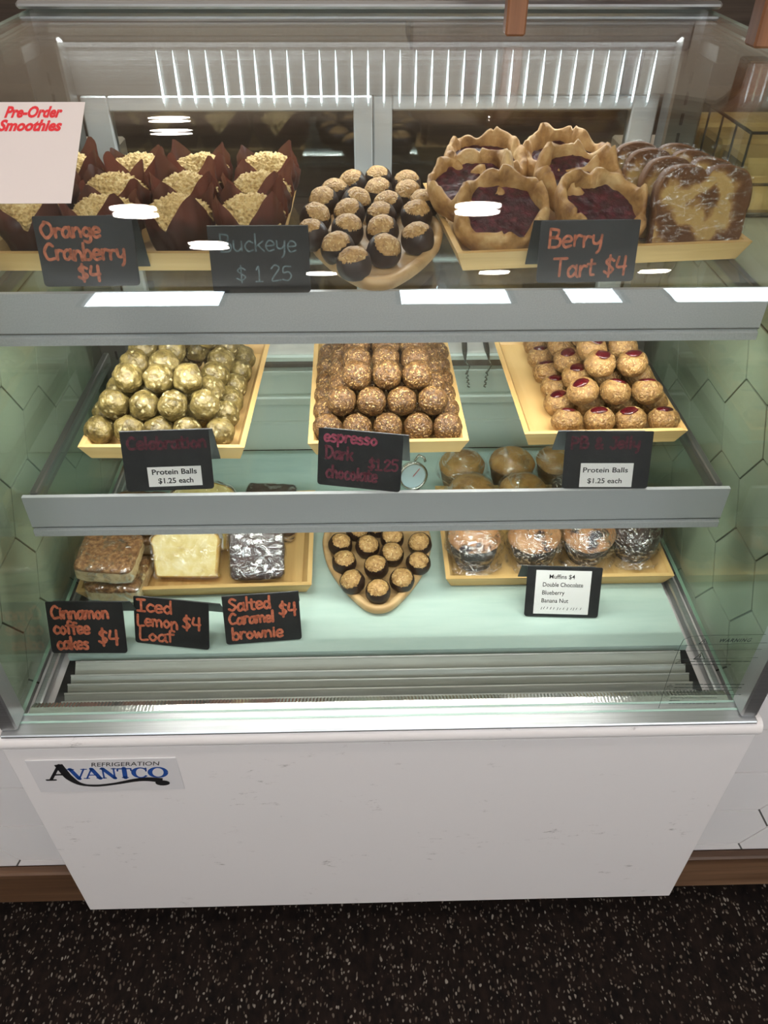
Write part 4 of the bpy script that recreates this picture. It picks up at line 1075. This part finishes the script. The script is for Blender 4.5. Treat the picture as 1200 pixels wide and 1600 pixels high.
# ------------------------------------------------------------------ handwriting
GL = {
 'a': (.54, [[(.42, .36), (.26, .46), (.08, .30), (.10, .06), (.26, .02), (.42, .20)], [(.44, .48), (.44, .24), (.45, .08), (.53, .0)]]),
 'b': (.50, [[(.10, 1.0), (.08, .5), (.08, .02)], [(.09, .28), (.28, .47), (.44, .28), (.36, .04), (.10, .04)]]),
 'c': (.46, [[(.42, .40), (.24, .48), (.06, .25), (.20, .02), (.42, .08)]]),
 'd': (.52, [[(.42, .34), (.22, .46), (.06, .22), (.22, .01), (.42, .18)], [(.43, 1.0), (.42, .5), (.44, .02)]]),
 'e': (.48, [[(.08, .24), (.42, .28), (.36, .45), (.18, .46), (.06, .24), (.18, .02), (.42, .08)]]),
 'f': (.38, [[(.40, .92), (.26, 1.0), (.16, .80), (.16, .02)], [(.02, .50), (.36, .52)]]),
 'g': (.50, [[(.42, .38), (.22, .47), (.07, .25), (.22, .06), (.42, .22)], [(.43, .44), (.42, -.10), (.28, -.32), (.08, -.24)]]),
 'h': (.50, [[(.08, 1.0), (.08, .02)], [(.09, .28), (.28, .47), (.40, .32), (.42, .02)]]),
 'i': (.24, [[(.12, .45), (.12, .02)], [(.12, .66), (.13, .69)]]),
 'k': (.48, [[(.08, 1.0), (.08, .02)], [(.42, .46), (.10, .22)], [(.20, .28), (.45, .02)]]),
 'l': (.24, [[(.12, 1.0), (.11, .02)]]),
 'm': (.74, [[(.07, .45), (.07, .02)], [(.08, .30), (.22, .47), (.33, .34), (.34, .02)], [(.35, .30), (.50, .47), (.63, .34), (.66, .02)]]),
 'n': (.52, [[(.08, .45), (.08, .02)], [(.09, .28), (.28, .47), (.42, .32), (.44, .02)]]),
 'o': (.50, [[(.25, .47), (.07, .25), (.25, .01), (.44, .24), (.26, .47)]]),
 'p': (.50, [[(.08, .45), (.08, -.35)], [(.09, .30), (.28, .47), (.44, .26), (.28, .02), (.09, .10)]]),
 'r': (.40, [[(.08, .45), (.09, .02)], [(.09, .26), (.22, .45), (.38, .42)]]),
 's': (.42, [[(.36, .42), (.18, .47), (.10, .34), (.34, .18), (.26, .02), (.06, .05)]]),
 't': (.40, [[(.18, .85), (.18, .10), (.34, .04)], [(.02, .50), (.36, .52)]]),
 'u': (.52, [[(.08, .45), (.08, .14), (.24, .01), (.42, .18), (.43, .45), (.44, .02)]]),
 'w': (.66, [[(.06, .45), (.18, .02), (.32, .38), (.46, .02), (.60, .46)]]),
 'y': (.50, [[(.08, .45), (.10, .18), (.26, .12), (.42, .26)], [(.44, .46), (.40, -.10), (.28, -.34)]]),
 'O': (.72, [[(.36, .98), (.08, .55), (.30, .02), (.64, .35), (.58, .85), (.30, .98)]]),
 'C': (.62, [[(.56, .86), (.34, 1.0), (.08, .55), (.22, .05), (.56, .10)]]),
 'B': (.60, [[(.10, .98), (.10, .02)], [(.10, .98), (.44, .90), (.38, .58), (.12, .54)], [(.12, .54), (.52, .44), (.48, .08), (.08, .02)]]),
 'D': (.66, [[(.10, .98), (.12, .02)], [(.06, .96), (.44, .86), (.58, .45), (.36, .05), (.10, .02)]]),
 'I': (.52, [[(.26, .96), (.25, .03)], [(.04, .96), (.48, .97)], [(.04, .03), (.46, .03)]]),
 'L': (.52, [[(.10, .98), (.10, .04), (.48, .04)]]),
 'S': (.56, [[(.50, .86), (.28, .99), (.12, .76), (.30, .54), (.48, .30), (.28, .02), (.06, .14)]]),
 'T': (.66, [[(.33, .96), (.32, .02)], [(.03, .96), (.63, .97)]]),
 'P': (.58, [[(.10, .98), (.10, .02)], [(.10, .96), (.46, .86), (.42, .54), (.12, .46)]]),
 'J': (.50, [[(.40, .98), (.40, .22), (.24, .02), (.06, .18)], [(.18, .98), (.52, .98)]]),
 '$': (.56, [[(.48, .78), (.28, .90), (.12, .72), (.28, .52), (.46, .32), (.28, .10), (.06, .22)], [(.28, 1.06), (.28, -.06)]]),
 '1': (.34, [[(.08, .78), (.19, .96), (.19, .02)], [(.03, .02), (.34, .02)]]),
 '2': (.54, [[(.08, .76), (.26, .97), (.44, .76), (.08, .03), (.50, .05)]]),
 '4': (.56, [[(.14, .95), (.08, .45), (.50, .46)], [(.44, .98), (.42, .02)]]),
 '5': (.52, [[(.46, .96), (.14, .94), (.10, .56), (.34, .60), (.46, .32), (.30, .03), (.06, .10)]]),
 '.': (.22, [[(.09, .04), (.12, .02)]]), '&': (.6, [[(.52, .02), (.16, .70), (.28, .96), (.38, .74), (.10, .28), (.22, .02), (.50, .36)]]), ' ': (.36, []),
}
def scrawl(mb, text, u, v, cap, wd, mat, X, target=None, seed=0, slant=.0, rise=0.0):
    rr = random.Random(seed*31+len(text)); tot = sum(GL[c][0]*cap*.95 for c in text); k = (target/tot) if target else 1
    x = u
    for ch in text:
        adv, st = GL[ch]; dy = rr.uniform(-.04, .04)*cap; sc_ = rr.uniform(.95, 1.05)
        for s in st:
            hy = (lambda q: q if not ch.islower() or q < 0 else (q*1.3 if q <= .5 else .65+(q-.5)*.7))
            pts = spline([Vector((x+px*cap*.95*k+slant*py*cap, v+dy+hy(py)*cap*sc_+rise*(x-u))) for px, py in s], 5)
            stroke(mb, pts, wd, mat, X, .0, .12)
        x += adv*cap*.95*k

# ------------------------------------------------------------------ price cards (tent cards of black card)
MT['glint'] = MT['card']
def card(TL, TR, BL, BR, z, lean, label, lines, back=None, sticker=None, rounded=0.0, name='price_card'):
    """front panel through four photographed corners on a plane leaning back from its foot on level z"""
    bl, br_ = at(*BL, z), at(*BR, z); ux = (br_-bl); wd = ux.length; ux.normalize(); uy = Vector((-ux.y, ux.x, 0))
    up = (Vector((0, 0, 1))*math.cos(R(lean))+uy*math.sin(R(lean))).normalized(); nrm = ux.cross(up)
    tl = hit(*TL, nrm, nrm.dot(bl)); tr = hit(*TR, nrm, nrm.dot(bl))
    P = [(0, 0), ((br_-bl).dot(ux), 0), ((tr-bl).dot(ux), (tr-bl).dot(up)), ((tl-bl).dot(ux), (tl-bl).dot(up))]
    W = (P[1][0]+P[2][0]-P[3][0])/2; Hh = (P[2][1]+P[3][1])/2; sh_ = (P[3][0]+P[2][0]-P[1][0])/2
    mid = bl
    o = thing(name, label, 'sign', bl, (0, 0, math.atan2(ux.y, ux.x)), 'black price cards')
    L = Matrix.Rotation(R(90-lean), 4, 'X')   # card frame: x along, y up the panel, z out of the face
    roll = math.atan2(P[2][1]-P[3][1], P[2][0]-P[3][0])
    th = .0012; r = .004
    def rr_poly(w, h, rb):
        q = []
        for cx, cy, a0, rad in ((w-rb, rb, -90, rb), (w-.0015, h-.0015, 0, .0015), (.0015, h-.0015, 90, .0015), (rb, rb, 180, rb)):
            for k in range(5): q.append((cx+rad*math.cos(R(a0+k*22.5)), cy+rad*math.sin(R(a0+k*22.5))))
        return [(x+sh_*y/h*.0, y) for x, y in q]
    Wd = (P[1][0]+(P[2][0]-P[3][0]))/2
    X0 = (P[3][0]+0)/2
    XF = Matrix.Translation((0, 0, .0006)) @ L @ Matrix.Translation((X0, 0, 0)) @ Matrix.Rotation(roll*.0, 4, 'Z')
    MB().prism(rr_poly(Wd, Hh, r), -th, 0, MT['card'], XF).build('front_panel', o)
    # back leg folds down from the top edge
    topc = XF @ Vector((0, Hh, -th*.5)); zt_ = topc.z; ang = max(lean, 16)
    bx = back or (0, 1, .55)
    x0, x1, fr = bx[0]*Wd+X0, bx[1]*Wd+X0, bx[2]
    yb = topc.y+math.tan(R(ang))*zt_*fr
    m = MB(); a = [(x0, topc.y, zt_), (x1, topc.y, zt_), (x1, yb, zt_*(1-fr)+.0004), (x0, yb, zt_*(1-fr)+.0004)]
    m.add([Vector(p) for p in a]+[Vector(p)+Vector((0, th, .0003)) for p in a], [(3, 2, 1, 0), (4, 5, 6, 7), (0, 1, 5, 4), (1, 2, 6, 5), (2, 3, 7, 6), (3, 0, 4, 7)], MT['card'])
    m.build('back_panel', o)
    m = MB(); XT = XF @ Matrix.Translation((0, 0, .0002))
    for k, (tx, u, v, cap, tw, mat, wdt) in enumerate(lines):
        scrawl(m, tx, u*Wd, v*Hh, cap*Hh, wdt*Hh, MT[mat], XT, tw*Wd, seed=k+len(label))
    if m.v: m.build('lettering', o)
    if sticker:
        (s0, s1, t0, t1), rows, smat, bold, smudge = sticker
        s = MB().box((s0*Wd, t0*Hh, .0001), (s1*Wd, t1*Hh, .0004), MT[smat], XF).build('paper_label', o)
        m = MB(); XS = XF @ Matrix.Translation((0, 0, .0006))
        for tx, u, v, wfrac, hfrac in rows:
            tm = text_mb(tx, 1.0, MT['ink'], 0, bold); bw = width(tm); x0_ = min(q.x for q in tm.v); kx = wfrac*Wd/bw
            m.add([((q.x-x0_)*kx+u*Wd, q.y*hfrac*Hh+v*Hh, 0) for q in tm.v], tm.f, MT['ink'], False, XS)
        for (u0, v0, u1, v1) in smudge or ():
            rr = random.Random(9); x = u0
            while x < u1:
                stroke(m, [(x*Wd, (v0+rr.uniform(0, .02))*Hh), ((x+.012)*Wd, (v1-rr.uniform(0, .02))*Hh)], .0007, MT['ink'], XS); x += rr.uniform(.03, .06)
        m.build('printing', s)
    return o
OC, OD, PK, MR, PL, TEAL = 'orange_chalk', 'orange_dim', 'pink_chalk', 'maroon_chalk', 'plum_chalk', 'teal_chalk'
card((50, 334), (208, 342), (69, 449), (217, 447), ZT+.001, 14, 'black card reading Orange Cranberry $4 in front of the muffins',
     [('Orange', .05, .70, .22, .62, OD, .044), ('Cranberry', .05, .38, .24, .84, OD, .044), ('$4', .36, .08, .22, .25, OD, .044)], back=(.75, 1.05, .9))
card((324, 356), (480, 352), (333, 459), (487, 458), ZT+.001, 10, 'black card reading Buckeye $1 25 in faint chalk',
     [('Buckeye', .10, .62, .26, .78, TEAL, .024), ('$ 1 25', .24, .18, .24, .58, TEAL, .024)])
card((845, 346), (997, 344), (838, 443), (993, 440), ZT+.001, 12, 'black card reading Berry Tart $4 in front of the tarts',
     [('Berry', .08, .58, .30, .56, OD, .044), ('Tart $4', .16, .10, .30, .76, OD, .044)], back=(-.07, .93, .85))
card((184, 677), (325, 670), (201, 769), (336, 764), ZM+.001, 20, 'black card reading Celebration above a white Protein Balls label',
     [('Celebration', .06, .70, .20, .90, MR, .046)], back=(.0, 1.04, .85),
     sticker=((.26, .87, .07, .40), [('Protein Balls', .31, .275, .51, .125), ('$1.25 each', .37, .125, .40, .125)], 'paper', .022, None))
card((499, 667), (632, 683), (495, 757), (624, 770), ZM+.001, 20, 'black card reading espresso Dark chocolate in pink marker',
     [('espresso', .06, .78, .20, .64, PK, .040), ('Dark', .08, .48, .22, .34, PL, .044), ('$1.25', .60, .36, .20, .36, PL, .036), ('chocolate', .10, .14, .22, .62, PL, .044)], back=(.06, 1.06, .75))
card((884, 676), (1022, 673), (878, 764), (1011, 764), ZM+.001, 20, 'black card with faded writing above a worn white Protein Balls label',
     [('PB & Jelly', .06, .70, .20, .80, MR, .044)], back=(-.09, .9, .55),
     sticker=((.20, .81, .03, .45), [('Protein Balls', .23, .29, .52, .125), ('$1.25 each', .29, .10, .40, .125)], 'paper', .012, None))
card((71, 942), (193, 940), (81, 1021), (197, 1021), ZD+.0052, 22, 'black card reading Cinnamon coffee cakes $4',
     [('Cinnamon', .05, .68, .24, .76, OC, .048), ('coffee', .06, .38, .24, .48, OC, .048), ('cakes', .08, .08, .24, .42, OC, .048), ('$4', .63, .17, .30, .28, OC, .048)], back=(.1, 1.10, .45))
card((208, 932), (327, 943), (212, 1004), (326, 1016), ZD+.001, 22, 'black card reading Iced Lemon Loaf $4',
     [('Iced', .04, .70, .25, .48, OC, .048), ('Lemon', .03, .38, .25, .56, OC, .048), ('$4', .64, .40, .28, .26, OC, .048), ('Loaf', .05, .08, .25, .48, OC, .048)], back=(.1, 1.15, .45))
card((346, 934), (467, 924), (354, 1008), (471, 999), ZD+.001, 22, 'black card reading Salted Caramel brownie $4',
     [('Salted', .07, .70, .25, .56, OC, .048), ('Caramel', .06, .42, .23, .60, OC, .048), ('$4', .72, .52, .28, .24, OC, .048), ('brownie', .08, .09, .24, .68, OC, .048)], back=(0, 1.0, .5))
card((824, 888), (941, 885), (819, 963), (935, 966), ZD+.001, 22, 'black card with a white printed Muffins $4 list on the deck',
     [], back=(-.08, .9, .5), sticker=((.12, .86, .06, .93), [('Muffins $4', .30, .77, .34, .12), ('Double Chocolate', .22, .61, .54, .12), ('Blueberry', .22, .45, .30, .12), ('Banana Nut', .22, .29, .36, .12)], 'paper', .006, [(.22, .14, .78, .20)]))

# ------------------------------------------------------------------ poster taped to the glass
def glass_y(z):
    if z < GZ: return .015
    return GC-math.sqrt(max(0, GR*GR-(z-GZ)**2))
def on_glass(x, y):
    lo_, hi_ = .015, .3; v = ray(x, y)
    t = .3
    while t < 2:
        p = CP+v*t
        if p.y >= glass_y(min(p.z, 1.139)): return p
        t += .0005
    return p
MT['poster_paper'] = flat('poster_paper', (.60, .535, .52), .6)
pc = on_glass(45, 240); ny = Vector((0, pc.y-GC, max(0, pc.z-GZ))).normalized(); po = pc+ny*.0012
def onp(x, y): return hit(x, y, ny, ny.dot(po))
up_ = Vector((0, -ny.z, ny.y)); up_ = up_ if up_.z > 0 else -up_
c4 = [onp(*q) for q in ((-36, 161), (127, 160), (118, 318), (-30, 320))]
px0, px1 = (c4[0].x+c4[3].x)/2, (c4[1].x+c4[2].x)/2; v1 = (c4[1]-po).dot(up_); v0 = (c4[2]-po).dot(up_)
PX = Matrix((Vector((1, 0, 0)), up_, ny)).transposed().to_4x4(); PX.translation = Vector((0, po.y, po.z))
m = MB().box((px0, v0, 0), (px1, v1, .0004), MT['poster_paper'], PX)
ps = tag(m.build('paper_poster'), 'white paper poster with red Pre-Order Smoothies words taped on the glass', 'poster')
m = MB()
for tx, y, x_a, x_b, sz in (('Pre-Order', 184, 7, 97, .0), ('Smoothies', 205, -3, 96, .0)):
    a, b = onp(x_a, y), onp(x_b, y); hgt = (onp(x_a, y-17)-a).dot(up_)
    tm = text_mb(tx, 1.0, MT['red_ink'], .22, .045); w0_ = min(q.x for q in tm.v); k = (b.x-a.x)/width(tm)
    m.add([((q.x-w0_)*k+a.x, q.y*hgt/.72+(a-po).dot(up_), .0006) for q in tm.v], tm.f, MT['red_ink'], False, PX)
m.build('lettering', ps)

# ------------------------------------------------------------------ thermometer and tongs
p = at(646, 768, ZD+.001)
t = thing('round_thermometer', 'small round steel thermometer standing on the deck beside the wrapped muffins', 'thermometer', (p.x, p.y, ZD+.0005), (R(-14), 0, R(12)))
XT = Matrix.Translation((0, 0, .029)) @ Matrix.Rotation(R(90), 4, 'X')
MB().lathe([(.0215, -.006), (.0245, -.004), (.0250, .003), (.0225, .005), (.0205, .0035), (.0205, .001)], MT['steel'], 32, XT).build('bezel', t)
MB().lathe([(.0208, .0012), (.0005, .0014)], flat('pale_dial', (.55, .70, .78), .4), 32, XT, False).build('dial_face', t)
m = MB(); stroke(m, [(0, 0), (.011, .012)], .0012, MT['red_ink'], XT, .003)
m.build('needle', t)
m = MB().tube([(.004, 0, .055), (.012, 0, .064), (.019, -.004, .060), (.021, -.004, .053)], .0022, MT['steel'], 8); m.tube([(-.010, 0, .004), (0, 0, .001), (.010, 0, .004)], .002, MT['steel'], 8); m.build('hook', t)
t = thing('steel_tongs', 'steel tongs with wavy tips hanging behind the lower shelf', 'tongs', (aty(748, 560, .575).x, .575, .66))
for k, (a, b, c) in enumerate((((724, 500), (727, 565), (732, 604)), ((752, 500), (764, 562), (757, 604)))):
    q = [aty(*v, .575)-Vector(t.location) for v in (a, b, c)]
    m = MB(); wv = spline([q[0], q[0].lerp(q[1], .6), q[1]], 5)
    m.tube(wv, [.0045]*(len(wv)-4)+[.004, .003, .002, .0016], MT['alu_dark'], 8); m.build('arm', t)
    m = MB(); pp = []
    for i in range(25):
        u = i/24; v = q[1].lerp(q[2], u); pp.append(v+Vector((.0022*math.sin(i*1.6), -.002, 0)))
    m.tube([q[1], q[1].lerp(q[2], .2)+Vector((.006, 0, 0)), q[1].lerp(q[2], .5)], .0010, MT['steel'], 6); m.tube(pp[8:], .0014, MT['steel'], 6); m.build('wavy_tip', t)

# ------------------------------------------------------------------ on top of the case and beside it
t = thing('wooden_stand', 'reddish wooden stand with square legs resting on the glass top', 'stand', (.27, .44, 1.1481))
zl = 1.1482
for x, y, wv in ((805, 57, .021), (1198, 76, .026)):
    q = at(x, y, zl)-Vector(t.location); MB().box((q.x-wv/2, q.y, 0), (q.x+wv/2, q.y+wv, .24), MT['red_wood'], bev=.002).build('leg', t)
    MB().box((q.x-wv/2, .72-t.location.y, .0635), (q.x+wv/2, .72+wv-t.location.y, .24), MT['red_wood'], bev=.002).build('leg', t)
MB().box((-.13, -.09, .24), (.19, .32, .262), MT['red_wood'], bev=.002).build('stand_top', t)
q = aty(642, 14, .66); q2 = aty(1094, 16, .66)
tag(MB().box((q.x, .66, q.z), (q2.x, .80, 1.2115), MT['base_wood'], bev=.004).build('wooden_crate_side'), 'brown wooden board lying behind the top rail of the case', 'board')
# wire rack beyond the right glass
MT['wire'] = flat('dark_wire', (.05, .048, .042), .4, .6)
t = thing('wire_rack', 'dark wire rack on the counter beyond the right side glass', 'rack', (.585, .70, Z1+.0355))
m = MB(); w0, d0, h0 = .18, .30, .11
for z in (.003, .045, h0):
    m.tube([(-w0/2, -d0/2, z), (w0/2, -d0/2, z), (w0/2, d0/2, z), (-w0/2, d0/2, z), (-w0/2, -d0/2, z)], .0022, MT['wire'], 6)
for i in range(7):
    y = -d0/2+d0*i/6
    for sx in (-1, 1): m.tube([(sx*w0/2, y, .002), (sx*w0/2, y, h0)], .0016, MT['wire'], 6)
m.build('wire_frame', t)
for i in range(3):
    MB().box((-w0/2+.006, -d0/2+.01+i*.095, .002), (w0/2-.006, -d0/2+.09+i*.095, .075), MT['bamboo_y'], bev=.006).build('filling_board', t)
